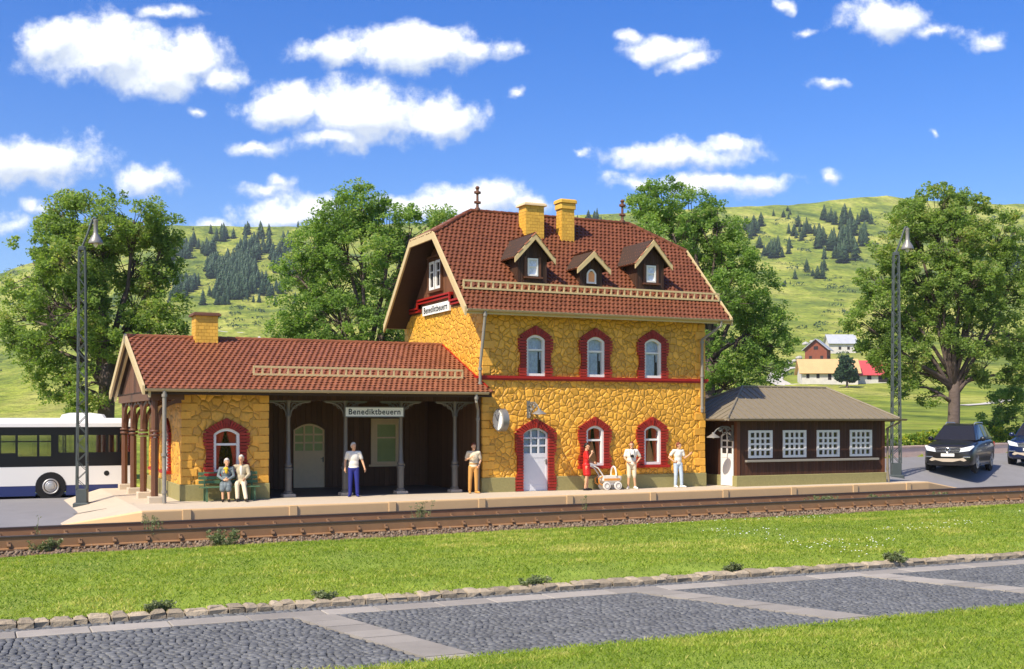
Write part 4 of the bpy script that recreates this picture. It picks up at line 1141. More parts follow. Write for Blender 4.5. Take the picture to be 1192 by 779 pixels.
# setts
cb = MB(); r = random.Random(5); y = RY0 - .35; row = 0; V = []; Fs = []; T = []
while y < -16.50:
    h = r.uniform(.088,.108); x = -24. + (row % 2)*.07
    while x < 16:
        w = r.uniform(.09,.15); mx, my = x+w/2, y+h/2
        dxc, dyc = mx-CAM.x, my-CAM.y; Yc = dxc*FW.x+dyc*FW.y; Xc = dxc*RT.x+dyc*RT.y
        if not near_band(mx, my) and Yc > 8 and abs(Xc) < .60*Yc:
            g = r.uniform(.006,.013); c = .018; z = -.760 + r.uniform(-.008,.007); tx, ty = r.uniform(-.008,.008), r.uniform(-.008,.008)
            j = lambda: r.uniform(-.008,.008)
            a = [(x+g+j(),y+g+j()),(x+w-g+j(),y+g+j()),(x+w-g+j(),y+h-g+j()),(x+g+j(),y+h-g+j())]
            b = [(mx+(p-mx)*.82, my+(q_-my)*.78) for p, q_ in a]; B0 = len(V)
            V += [(*p, -.80) for p in a] + [(*p, z-.010) for p in a] + [(p, q_, z + (p-mx)*tx*6 + (q_-my)*ty*6) for p, q_ in b]
            Fs += [(B0+8,B0+9,B0+10,B0+11)] + [(B0+k,B0+(k+1)%4,B0+4+(k+1)%4,B0+4+k) for k in range(4)] + [(B0+4+k,B0+4+(k+1)%4,B0+8+(k+1)%4,B0+8+k) for k in range(4)]
            t = min(1,max(0,r.gauss(.5,.22))); T += [t]*9
        x += w
    y += h; row += 1
struct(soup('cobbles', np.array(V), np.array(Fs), 'sett', np.array(T)))
# granite kerb
kb = MB(); r = random.Random(8); x = -26.
while x < 45:
    L = r.uniform(.19,.40); kb.t = r.random(); h = r.uniform(-.03,.03); j = lambda a=.025: r.uniform(-a,a)
    y0, y1 = -16.56+j(), -16.26+j(); zt = -.640+h*.7; g = r.uniform(.004,.022)
    lv = [[(x+g+j(),y0+j(),-.82),(x+L-g+j(),y0+j(),-.82),(x+L-g+j(),y1,-.82),(x+g+j(),y1,-.82)],
          [(x+g*.6+j(.015),y0-.01+j(),-.69),(x+L-g*.6+j(.015),y0-.01+j(),-.69),(x+L-g+j(.015),y1,-.69),(x+g+j(.015),y1,-.69)],
          [(x+g+j(.015),y0+.01+j(),zt-.04),(x+L-g+j(.015),y0+.01+j(),zt-.04),(x+L-g+j(.015),y1,zt-.03),(x+g+j(.015),y1,zt-.03)],
          [(x+g+.05+j(),y0+.07+j(),zt+j(.01)),(x+L-g-.05+j(),y0+.07+j(),zt+j(.01)),(x+L-g-.05,y1-.05,zt+j(.01)),(x+g+.05,y1-.05,zt+j(.01))]]
    vs = sum(lv, []); kb.add(vs, [(12,13,14,15)] + [(4*q+k,4*q+(k+1)%4,4*q+4+(k+1)%4,4*q+4+k) for q in range(3) for k in range(4)])
    x += L
struct(kb.build('kerb', 'granite', None, fix=False))
# ================================================================== hills
RIDGE = [(-900,330),(-400,335),(-100,330),(0,318),(100,284),(200,262),(345,261),(450,260),(600,256),(740,247),(860,241),(930,235),(1030,229),(1100,235),(1192,238),(1400,250),(2000,300)]
def interp(tb, x):
    if x <= tb[0][0]: return tb[0][1]
    for (a,b),(c,d) in zip(tb, tb[1:]):
        if x <= c: return b+(d-b)*(x-a)/(c-a)
    return tb[-1][1]
DR = 1300.
def hill_z(x, y):
    dx, dy = x-CAM.x, y-CAM.y; Y = dx*FW.x+dy*FW.y; X = dx*RT.x+dy*RT.y
    if Y < 20: return -1.0
    a = CX0 + F*X/Y
    zr = (HY-interp(RIDGE,a))/F*DR + ZC
    ye = yard_end(x)
    if y < ye+.25: base = min(yard_z(x,y), 1.0) - .35
    else: base = (yard_z(x,ye) + (.42 if x > 22 else 0.02)) 
    s = max(0., (Y-70)/(DR-70))
    g = s**2.1 if s <= 1 else 1 - (s-1)*.9
    z = base + zr*max(g,-.2)
    k = sstep(80, 400, Y)
    z += k*(3.*noise.noise((x*.006,y*.006,1.)) + 2.*noise.noise((x*.02,y*.02,4.)) + .6*noise.noise((x*.07,y*.07,7.)))*(.25+1.2*min(1,s))
    if 0 < s < 1.05: z += 22*math.exp(-((a-300)/260)**2)*math.exp(-((s-.30)/.10)**2)*.6
    if Y > 60: z += .25*noise.noise((x*.05,y*.05,2.))*sstep(60,90,Y)
    return z
AZ = [i*6 for i in range(-70, 290)]
YS = [22,30,36,40,44,47,50,52,54,56,58,60,62,64,66,68,70,73,77,82,88,95,103,112,122,134,147,161,177,194,213,233,255,279,304,330,358,387,418,450,484,519,555,592,630,670,710,752,795,838,882,927,972,1018,1064,1110,1155,1198,1235,1265,1290,1310,1330,1360,1420,1520,1700,2000]
v = []; f = []
for a in AZ:
    for Y in YS:
        x, y = at(a, Y); v.append((x,y,hill_z(x,y)))
n = len(YS)
v = np.array(v); f = np.array([(i*n+j,(i+1)*n+j,(i+1)*n+j+1,i*n+j+1) for i in range(len(AZ)-1) for j in range(n-1)])
m, t, b = nt('meadow'); MATS['meadow'] = m
mp = nd(t, 'ShaderNodeMapping'); mp.inputs['Rotation'].default_value = (0,0,R(25)); mp.inputs['Scale'].default_value = (1.,.5,1.); link(t, coords(t), mp.inputs[0]); co = mp.outputs[0]
def big(scale, det=5, ro=.6): return noise_n(t, co, scale, det, ro)
c1 = ramp(t, big(.024,6,.62), [(.34,(.065,.10,.022)),(.44,(.17,.21,.032)),(.51,(.29,.32,.042)),(.62,(.50,.46,.11))])  # grass tones; the brightest yellow paints sunlit patches into the colour
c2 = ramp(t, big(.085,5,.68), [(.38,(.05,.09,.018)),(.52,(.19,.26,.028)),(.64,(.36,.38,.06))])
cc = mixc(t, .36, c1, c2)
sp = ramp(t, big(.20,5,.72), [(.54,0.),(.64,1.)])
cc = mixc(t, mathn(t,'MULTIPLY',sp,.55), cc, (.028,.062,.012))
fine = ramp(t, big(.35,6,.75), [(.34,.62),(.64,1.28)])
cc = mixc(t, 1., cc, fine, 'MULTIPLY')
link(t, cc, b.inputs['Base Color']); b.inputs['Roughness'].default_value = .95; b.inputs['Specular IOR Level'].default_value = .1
bump(t, b, mathn(t,'ADD',big(.8,5,.7),mathn(t,'MULTIPLY',big(.16,4,.7),3.)), .8, .8)
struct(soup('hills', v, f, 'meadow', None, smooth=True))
far = MB(); 
ring = []
for k in range(48):
    th = 2*math.pi*k/48; ring.append((CAM.x+4000*math.cos(th), CAM.y+4000*math.sin(th), -1.25))
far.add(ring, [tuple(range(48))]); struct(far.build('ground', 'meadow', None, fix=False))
def hit(px, py, Y0=75, Y1=1400):
    """where the sight line of a photo point meets the hillside"""
    Y = Y0; prev = None
    while Y < Y1:
        x, y = at(px, Y); d = (ZC - (py-HY)/F*Y) - hill_z(x,y)
        if d < 0: return x, y, hill_z(x,y), Y
        Y *= 1.012
    return None

# ================================================================== foliage
def leaf_soup(cent, rad, per, size, nsc=1., flat=.0, up=.3, tone_c=None, sd=1):
    """leaves scattered in gaussian clumps; cent (N,3), rad (N,), returns V,F,tone"""
    rs = np.random.RandomState(sd); N = len(cent); n = N*per
    c = np.repeat(cent, per, 0); r = np.repeat(rad, per)
    d = rs.normal(0,1,(n,3)); d /= np.linalg.norm(d,axis=1,keepdims=True)
    rr = rs.uniform(.15,1,(n,1))**.6
    p = c + d*rr*r[:,None]*np.array([1,1,.75])
    a = rs.normal(0,1,(n,3)); a[:,2] *= .6; a /= np.linalg.norm(a,axis=1,keepdims=True)
    q = rs.normal(0,1,(n,3)) + np.array([0,0,up]); b = np.cross(a, q); b /= np.linalg.norm(b,axis=1,keepdims=True)
    s = size*rs.uniform(.6,1.35,(n,1))
    V = np.stack([p-a*s*.5, p+b*s*.30+a*s*.05, p+a*s*.55, p-b*s*.30+a*s*.05],1).reshape(-1,3)
    tc = np.repeat(tone_c if tone_c is not None else rs.uniform(.25,.75,N), per)
    tone = np.clip(tc + rs.normal(0,.14,n), 0, 1)
    return V, np.arange(n*4).reshape(-1,4), tone
def broadleaf(label, px, Y, zb, spec, seed, leafm, lean=0., nl=58, group='tall broadleaf trees behind the station', leaf=.135):
    """spec: trunk radius, fork height, lobes [(photo px, photo py, depth offset, radius m)]"""
    rs = random.Random(seed); x0, y0 = at(px, Y)
    t = thing('broadleaf_tree', label, 'tree', (x0,y0,zb), group=group)
    tr, fork, lobes = spec
    L = []
    for (lx, ly, dy, r) in lobes:
        yy = Y+dy; X = (lx-px)/F*Y; z = (HY-ly)/F*Y+ZC-zb
        p = RT*X + FW*dy; L.append((Vector((p.x,p.y,z)), r))
    mb = MB(); base = Vector((0,0,-.2)); fk = Vector((lean,0,fork))
    mb.tube([base, Vector((0,0,.25)), fk*.5+Vector((.05,0,0)), fk, fk+Vector((lean*.3,0,fork*.35))], [tr*1.5,tr*1.08,tr*.9,tr*.85,tr*.55], 12)
    cents = []; rads = []; tones = []
    for (c, r) in L:
        st = fk + Vector((0,0,rs.uniform(-.15,.5)*fork*.6)) if c.z > fork+.5 else Vector((lean*.6,0,fork*.8))
        mid = st.lerp(c, .5) + Vector((rs.uniform(-.4,.4), rs.uniform(-.4,.4), rs.uniform(.0,.5)))
        br = tr*(.20+.12*min(1.5,r/2))
        mb.tube([st, st.lerp(mid,.5)+Vector((0,0,.1)), mid, c.lerp(mid,.35), c], [br*1.25,br,br*.75,br*.5,br*.22], 8)
        n = int(46*r*r) + 8
        for _ in range(n):
            d = Vector((rs.gauss(0,1),rs.gauss(0,1),rs.gauss(0,1))).normalized()
            q = r*rs.uniform(.30,1.)**.5*(1 + .22*noise.noise(d*2.1+Vector((c.x,c.y,seed))))
            p = c + Vector((d.x*q, d.y*q, d.z*q*.82))
            if noise.noise(p*.75+Vector((seed,0,0))) < -.12: continue
            cents.append(tuple(p)); rads.append(rs.uniform(.20,.46)); tones.append(min(.95,max(.05,.5+.42*noise.noise(p*.55)+rs.gauss(0,.10))))
            if rs.random() < .22: mb.tube([c.lerp(mid, rs.uniform(0,.6)), c.lerp(p,.6)+Vector((0,0,-.1)), p], [br*.22,br*.13,.012], 5)
    mb.build('trunk', 'bark', t, smooth='all', world=False, fix=False)
    V, Fq, tone = leaf_soup(np.array(cents), np.array(rads), nl, leaf, sd=seed, tone_c=np.array(tones))
    o = soup('crown', V, Fq, leafm, tone, t)
    return t
# photo-measured crowns (image px, py, depth m, radius m)
broadleaf('tall loose crowned tree behind the white bus on the left', 118, 53, -.4, (.42, 4.6,
   [(118,262,0,1.9),(80,250,.5,1.5),(160,258,-.5,1.5),(195,268,0,1.0),(52,285,0,1.6),(28,320,.5,1.4),(100,305,-1,2.0),(150,300,1,1.9),(190,310,0,1.2),(55,345,0,1.8),(25,370,0,1.2),(95,360,-1.5,1.9),(150,350,1,1.8),(195,355,0,1.1),(60,400,-.5,1.6),(28,400,0,1.1),(100,410,1,1.7),(155,395,-1,1.6),(195,385,0,.9),(70,440,0,1.3),(115,445,-1,1.3),(160,425,0,1.2),(38,306,0,1.0),(120,335,-.5,1.6),(90,470,0,.8)]), 3, 'leaf_a', .25)
broadleaf('broad green tree rising behind the red roof of the low wing', 425, 58, -.4, (.42, 4.4,
   [(420,240,0,1.4),(395,265,0,1.8),(455,262,.5,1.7),(365,285,0,1.4),(425,300,-1,2.1),(480,265,0,1.2),(345,320,0,1.3),(385,330,1,1.9),(465,320,0,1.9),(350,360,0,1.6),(330,375,0,1.1),(400,375,-1,1.9),(455,375,0,1.8),(365,410,0,1.6),(420,420,0,1.8),(510,255,0,.8),(500,310,0,1.2),(475,400,0,1.5),(340,400,0,1.0)]), 11, 'leaf_b', .1)
broadleaf('dense green tree behind the right gable of the tall house', 822, 60, -.2, (.45, 4.4,
   [(770,235,0,1.5),(800,245,.5,1.7),(745,240,0,1.0),(835,265,0,1.6),(780,275,-1,1.9),(850,300,0,1.6),(815,305,1,1.9),(870,335,0,1.6),(835,350,-1,1.9),(890,375,0,1.5),(860,395,0,1.9),(905,400,0,1.0),(830,420,0,1.8),(885,425,0,1.4),(845,450,0,1.5),(790,340,0,1.5),(800,390,0,1.6),(760,300,0,1.3)]), 23, 'leaf_b', .1)
broadleaf('big spreading tree with forked trunk behind the parked black car', 1108, 66, 1.05, (.38, 2.9,
   [(1090,242,0,1.7),(1130,250,.5,1.8),(1060,255,0,1.4),(1165,270,0,1.6),(1100,280,-1,2.1),(1045,290,0,1.6),(1145,300,1,2.0),(1185,310,0,1.5),(1070,320,0,1.9),(1020,325,0,1.2),(1110,335,-1.5,2.0),(1160,350,0,1.9),(1030,360,0,1.7),(1003,375,0,1.1),(1075,375,1,1.9),(1125,390,-1,1.8),(1175,390,0,1.7),(1022,405,0,1.2),(1050,415,0,1.7),(1150,425,0,1.5),(1185,430,0,1.2),(1056,450,0,1.0),(1085,440,1,1.3),(1040,435,0,.8),(1080,462,0,.7)]), 37, 'leaf_a', .2, nl=58, leaf=.155)
x0, y0 = at(1172, 68)
broadleaf('dark low bushy tree leaning out behind the parked cars', 1150, 69, 1.1, (.16, 1.1,
   [(1165,470,0,1.0),(1150,490,0,.9),(1185,485,0,1.0),(1160,505,.3,.8),(1180,460,0,.7),(1140,500,0,.6)]), 41, 'leaf_b', .4, group='low bushes')
# hedge behind the low wall at the right
def wall_pt(s): return 23.8 + s*16.5, yard_end(23.8+s*16.5)
wl = thing('low_wall', 'low pinkish stone wall along the back of the car park', 'wall', (31, 10.2, .4))
mb = MB(); pts = [(x, yard_end(x)) for x in lin(18., 60., 42)]
for hgt, dep, z0 in ((.52,.25,-.2), (.60,.32,.521)):
    vs = []
    for x, y in pts:
        z = yard_z(x,y)
        zz0, zz1 = (z-.3, z+.50) if hgt < .55 else (z+.502, z+.58)
        o = dep-.25; vs += [(x,y-o/2,zz0),(x,y-o/2,zz1),(x,y+.25+o/2,zz1),(x,y+.25+o/2,zz0)]
    mb.add(vs, [(i*4+j,(i+1)*4+j,(i+1)*4+(j+1)%4,i*4+(j+1)%4) for i in range(len(pts)-1) for j in range(4)] + [(0,1,2,3)])
mb.build('wall', 'pink_wall', wl)
hd = thing('hedge', 'yellow flowering green hedge growing along the low stone wall', 'hedge', (31, 11, .8))
cents = []; rads = []; rs = random.Random(5)
for k in range(620):
    x = rs.uniform(19, 52); y = yard_end(x) + rs.uniform(.45,1.7); h = .75+.35*noise.noise((x*.5,y,0)) + .35*sstep(28,36,x)
    cents.append((x-31, y-11, yard_z(x,yard_end(x))+.35+rs.uniform(0,h)-.8)); rads.append(rs.uniform(.16,.32))
V, Fq, tone = leaf_soup(np.array(cents), np.array(rads), 34, .15, sd=4)
soup('foliage', V, Fq, 'hedge_leaf', tone, hd)
# weeds along the ballast
def weed(px, py, w, h, label, n, flower=False, seed=0, stems=10):
    Y = (ZC+.66)/(py-HY)*F; x, y = at(px, Y)
    t = thing('weed', label, 'weed', (x,y,-.68), group='weeds beside the track')
    rs = random.Random(seed); mb = MB(); ce = []
    for k in range(stems):
        a = rs.uniform(0,6.28); d = rs.uniform(0,w); hh = h*rs.uniform(.5,1.)
        p = (d*math.cos(a)*.5, d*math.sin(a)*.3, 0); q_ = (p[0]*1.5, p[1]*1.5, hh); mb.tube([p, ((p[0]+q_[0])/2+rs.uniform(-.03,.03),(p[1]+q_[1])/2,hh*.55), q_], [.007,.006,.004], 4)
        for _ in range(3): f_ = rs.uniform(.2,1.); ce.append((p[0]+(q_[0]-p[0])*f_, p[1]+(q_[1]-p[1])*f_, hh*f_))
        if flower: ce.append(q_)
    mb.build('stem', 'weed_leaf', t, world=False, fix=False)
    V, Fq, tone = leaf_soup(np.array(ce), np.array([.07]*len(ce)), n, .05, sd=seed+1, tone_c=np.array([rs.uniform(.2,.6) for _ in ce]))
    soup('foliage', V, Fq, 'weed_leaf', tone, t)
weed(54, 642, .55, .35, 'low grey green weed at the left end of the ballast', 14, seed=1, stems=22)
weed(178, 634, .45, .75, 'pale flowering weed beside the rail left of the yellow wing', 8, True, 2, 14)
weed(255, 634, .75, .42, 'bushy grey green weed clump at the lawn edge below the bench', 16, seed=3, stems=34)
weed(492, 617, .55, .85, 'tall weed with white seed heads below the second loggia column', 7, True, 4, 16)
weed(682, 602, .2, .70, 'thin tall grass stalks standing before the rail near the pram', 4, True, 5, 7)
weed(958, 592, 1.1, .45, 'wide weed patch at the ballast edge below the brown shed', 15, True, 6, 40)
weed(1020, 588, .8, .38, 'low weed clump near the right end of the platform kerb', 14, True, 7, 30)
weed(1092, 585, .7, .38, 'small weed clump beside the rail below the parked cars', 14, True, 8, 24)
weed(43, 640, .1, 1.0, 'single tall yellow flower stalk at the far left of the track', 4, True, 9, 2)

def kerb_weed(px, py, w, h, label, n, seed):
    Y = (ZC+.70)/(py-HY)*F; x, y = at(px, Y)
    weed(px, py, w, h, label, n, False, seed, 16)
    o = [q for q in COL.objects if q.name.startswith('weed') and q.parent is None][-1]
    o.location = (x, -16.30, -.68); o['group'] = 'weeds on the kerb'
kerb_weed(178, 706, .35, .16, 'grass tuft growing between kerb stones at the left of the street', 20, 21)
kerb_weed(600, 677, .5, .18, 'leafy tuft on the kerb straight below the house door', 22, 22)
kerb_weed(815, 660, .3, .20, 'dark green tuft on the kerb below the brown shed door', 20, 23)
kerb_weed(1000, 648, .8, .22, 'wide dark tuft over the kerb near the right end of the street', 26, 24)
kerb_weed(365, 692, .4, .14, 'low tuft in the kerb joint below the man in blue trousers', 20, 25)
# ---- conifers on the hills
def conifer_mesh(seed, m):
    rs = np.random.RandomState(seed); V = []; Fq = []; T = []; k0 = 0
    n = 13
    for k in range(n):
        z0 = .06 + .90*k/n; r = .30*(1-k/n)**.8 + .012; z1 = z0 + .13
        K = 11
        for j in range(K):
            a = 6.283*(j+rs.rand()*.7)/K; a2 = a + 6.283/K*1.15; rr = r*rs.uniform(.65,1.25); 
            V += [(rr*.15*math.cos(a),rr*.15*math.sin(a),z1),(rr*math.cos(a),rr*math.sin(a),z0-.03*rs.rand()),(rr*.9*math.cos(a2),rr*.9*math.sin(a2),z0+.01)]
            Fq.append((k0,k0+1,k0+2)); k0 += 3; T.append(np.clip(.25+.5*k/n+rs.normal(0,.2),0,1))
    return raw_mesh('conifer', np.array(V), np.array(Fq), m, np.array(T))
CM = [conifer_mesh(s, m) for s, m in ((1,'conifer_leaf'),(2,'conifer_leaf'),(3,'conifer_leaf'))]; CB = [conifer_mesh(s, 'conifer_blue') for s in (4,5)]
def conifer(px, py, hpx, label, group, k, meshes=CM):
    h = hit(px, py)
    if not h: return
    x, y, z, Y = h; H_ = hpx*Y/F
    o = bpy.data.objects.new('conifer', meshes[k % len(meshes)]); COL.objects.link(o)
    o.location = (x,y,z-.02*H_); o.rotation_euler = (0,0,k*1.7); w = 1.0 + .25*math.sin(k*3.1); o.scale = (H_*w,H_*w,H_)
    tag(o, label, 'conifer', group)
rs = random.Random(17); k = 0
# right hill: clumps (centre px, py, spread x, spread y, count, height px)
CL = [(975,250,14,4,6,18,'dark conifer in the top clump below the right skyline'),
      (1005,250,7,4,4,18,'dark conifer in the small clump left of the right tree top'),
      (915,249,10,3,4,10,'small conifer in the row near the top of the right hill'),
      (932,268,16,8,10,17,'conifer of the upper group right of the house roof'),
      (978,282,16,14,22,24,'dark conifer in the big wood left of the lamp post'),
      (905,289,12,6,9,19,'light conifer in the middle group of the right hill'),
      (938,310,2,1,1,17,'lone slim conifer in the open meadow of the right hill'),
      (926,318,1,1,1,14,'lone round conifer low in the open meadow of the right hill'),
      (955,312,8,5,5,16,'pale conifer at the foot of the big wood'),
      (872,262,12,6,12,18,'conifer in the stand beside the tall house on the hill'),
      (890,288,6,6,4,15,'conifer in the pair row left of the middle group'),
      (691,252,11,2,7,12,'tiny dark conifer on the skyline between chimneys and finial'),
      (1178,300,10,25,10,20,'conifer seen past the right edge of the big tree'),
      (1000,270,14,8,10,22,'dark conifer of the upper wood beside the lamp head'),
      (955,278,8,6,6,20,'conifer on the left edge of the big wood'),
      (912,330,14,2,4,6,'tiny shrub like conifer low on the right meadow')]
for (cx, cy, sx, sy, n, hp, lab) in CL:
    for _ in range(n if n == 1 else int(n*1.5)):
        conifer(cx+rs.gauss(0,sx*.62), cy+hp*.5+rs.gauss(0,sy*.62), hp*rs.uniform(.55,1.05), lab, lab.replace('conifer','conifers') if n > 1 else None, k); k += 1
# left wood: a mass
V = []; Fq = []; T = []; off = 0
for _ in range(1000):
    px = rs.gauss(266, 40); py = 318 + rs.gauss(0, 16) - (px-262)*.05
    if not (195 < px < 350) or noise.noise((px*.035, py*.06, 1.5)) < -.22: continue
    h = hit(px, py)
    if not h: continue
    x, y, z, Y = h; H_ = rs.uniform(9,20)*Y/F; me = CB[rs.randrange(2)]
    co_ = np.empty(len(me.vertices)*3); me.vertices.foreach_get('co', co_); co_ = co_.reshape(-1,3)*H_ + np.array([x,y,z-.2])
    V.append(co_); Fq.append(np.arange(len(co_)).reshape(-1,3)+off); off += len(co_); tt = np.empty(len(me.polygons)); me.attributes['tone'].data.foreach_get('value', tt); T.append(tt)
struct(soup('conifer_wood', np.concatenate(V), np.concatenate(Fq), 'conifer_blue', np.concatenate(T)), 'stuff')
for (px, py, hp) in ((262,270,5),(290,269,6),(347,268,9),(225,270,4),(288,345,15),(281,350,10),(325,300,10)):
    conifer(px, py, hp, 'small lone conifer on the open left hill', 'lone conifers on the left hill', k); k += 1
# shrubs scattered over the hill
ce = []; ra = []
for _ in range(2600):
    px = rs.uniform(-20, 1230); py = rs.uniform(278 if px < 700 else 252, 440)
    if noise.noise((px*.02, py*.035, 3.)) < -.02: continue
    h = hit(px, py)
    if h: r_ = rs.choice((1.2,1.8,2.4,3.2,4.6))*h[3]/F; ce.append((h[0],h[1],h[2]+r_*.2)); ra.append(r_)
ce = np.array(ce); ra = np.array(ra); per = 24; N = len(ce); n = N*per
d = nrs.normal(0,1,(n,3)); d /= np.linalg.norm(d,axis=1,keepdims=True); d[:,2] = np.abs(d[:,2])*.7
p = np.repeat(ce,per,0) + d*np.repeat(ra,per)[:,None]*np.array([1.5,1.5,1]); s = np.repeat(ra,per)[:,None]*.75
a = nrs.normal(0,1,(n,3)); b_ = nrs.normal(0,1,(n,3))
a /= np.linalg.norm(a,axis=1,keepdims=True); b_ /= np.linalg.norm(b_,axis=1,keepdims=True)
V = np.stack([p-a*s*.5,p+b_*s*.5,p+a*s*.5],1).reshape(-1,3)
struct(soup('hillside_shrubs', V, np.arange(n*3).reshape(-1,3), 'conifer_leaf', np.clip(nrs.normal(.6,.25,n),0,1)), 'stuff')

# ---- hamlet on the slope
def ground_strip(name, pts, w, m):
    """a path draped over the slope; pts are photo points on the hillside"""
    W_ = []
    for p in pts:
        h = hit(*p)
        if h: W_.append(Vector(h[:3]))
    vs = []; fs = []; dn = []
    for a, b in zip(W_, W_[1:]):
        for k in range(8): dn.append(a.lerp(b, k/8))
    dn.append(W_[-1])
    for i, p in enumerate(dn):
        d = (dn[min(i+1,len(dn)-1)]-dn[max(i-1,0)]); d.z = 0; d.normalize(); nn = Vector((-d.y,d.x,0))*w
        for j in range(5):
            q = p + nn*(j/2-1); vs.append((q.x,q.y,hill_z(q.x,q.y)+.22))
    fs = [(i*5+j,(i+1)*5+j,(i+1)*5+j+1,i*5+j+1) for i in range(len(dn)-1) for j in range(4)]
    mb = MB(); mb.add(vs, fs); struct(mb.build(name, m, None, smooth='all', fix=False))
ground_strip('path', [(926,428),(912,431),(903,437),(902,444),(912,449),(935,450),(960,452)], 2.6, 'path_pale')
ground_strip('path', [(1120,473),(1150,471),(1175,467),(1200,464)], 1.6, 'path_pale')
ground_strip('path', [(330,396),(300,392),(260,387),(230,384)], .7, 'path_pale')
def house(name, label, px, py, yaw, L, Wd, hw, hr, wm, rm, ov=.8, wins=(), extra=None):
    h = hit(px, py); x, y, z, Y = h
    t = thing(name, label, 'house', (x,y,z), yaw)
    w = MB(); w.box(-L/2, L/2, -Wd/2, Wd/2, -2, hw); w.prism([], 0, 0) if False else None
    wl_ = w.build('wall', wm, t, world=False)
    g = MB(Matrix.Rotation(R(90),4,'Z')); g.prism([(-Wd/2,hw+.002),(Wd/2,hw+.002),(0,hr-.15)], -L/2, L/2); g.build('gable', 'chalet_wood' if wm != 'barn_wall' else wm, t, world=False)
    r = MB(); k = (hr-hw)/(Wd/2); zo = hw-ov*k
    r.slab([(-L/2-ov,-Wd/2-ov,zo+.2),(L/2+ov,-Wd/2-ov,zo+.2),(L/2+ov,0,hr+.2),(-L/2-ov,0,hr+.2)], .22); r.slab([(L/2+ov,Wd/2+ov,zo+.2),(-L/2-ov,Wd/2+ov,zo+.2),(-L/2-ov,0,hr+.2),(L/2+ov,0,hr+.2)], .22)
    r.build('roof', rm, t, world=False)
    for (a, b, z0, z1, side) in wins:
        m = MB()
        if side == 'front': m.box(a, b, -Wd/2-.06, -Wd/2+.05, z0, z1)
        else: m.box(-L/2-.06, -L/2+.05, a, b, z0, z1)
        m.build('window', 'dark_hole', t, world=False)
    return t
bwin = [(-7.0,-6.1,1.4,2.9,'front'),(-4.0,-3.1,1.4,2.9,'front'),(-.6,.4,.9,2.9,'front'),(2.6,3.5,1.2,2.9,'front'),(5.6,7.2,.0,2.5,'front')]
house('barn', 'long whitewashed barn with orange roof on the far slope', 963, 447.5, R(-30), 16.5, 9, 3.4, 7.2, 'barn_wall', 'barn_roof', .9, bwin)
ch = house('chalet', 'dark red timber chalet with grey roof above the orange barn', 952, 423, R(40), 9, 9, 5.6, 9.4, 'chalet_wood', 'chalet_roof', 1.2, [(-2.,-.8,1.2,2.6,'front'),(1.,2.2,1.2,2.6,'front'),(-.9,.9,5.0,6.4,'left'),(-3,-1.8,1.0,2.4,'left'),(1.6,2.8,1.,2.4,'left')])
house('chalet', 'white house with pale grey roof half hidden behind the timber chalet', 978, 411, R(-25), 12, 9, 4.6, 8.4, 'barn_wall', 'chalet_roof', 1.0, [(-2.,-.8,1.2,2.6,'front'),(2.,3.2,1.2,2.6,'front')])
house('barn', 'low building with bright red roof right of the orange barn', 1012, 446, R(-20), 12, 9, 2.6, 6.6, 'barn_wall', 'red_roof', .8, [(1.,4.6,0,2.2,'front'),(-2.5,-1.2,.8,2.0,'front')])
broadleaf('small dark round tree between the orange and the red roof', 986, hit(986,449)[3]-14, hit(986,449)[2]-1.2, (.35, 2.0, [(986,432,0,2.8),(985,421,0,2.1),(991,438,0,2.2),(980,437,0,2.2)]), 51, 'conifer_blue', 0, nl=22, group='hamlet trees', leaf=.7)
for i, (px, py, r_) in enumerate(((938,402,1.6),(945,400,1.2),(930,418,1.3),(925,421,1.0),(949,405,1.0),(920,424,.9))):
    h = hit(px, py)
    b = MB(); b.ell((0,0,r_*.3), (r_*1.3,r_,r_*.7), 9, 6); 
    b.v = [(p[0]*(1+.25*noise.noise(Vector(p)*.9+Vector((i*5,0,0)))),p[1],p[2]*(1+.3*noise.noise(Vector(p)*.8+Vector((i*3,4,0))))) for p in b.v]
    o = b.build('boulder', 'rock', None); o.location = h[:3]; tag(o, 'pale boulder lying on the slope beside the timber chalet', 'boulder', 'boulders beside the chalet')
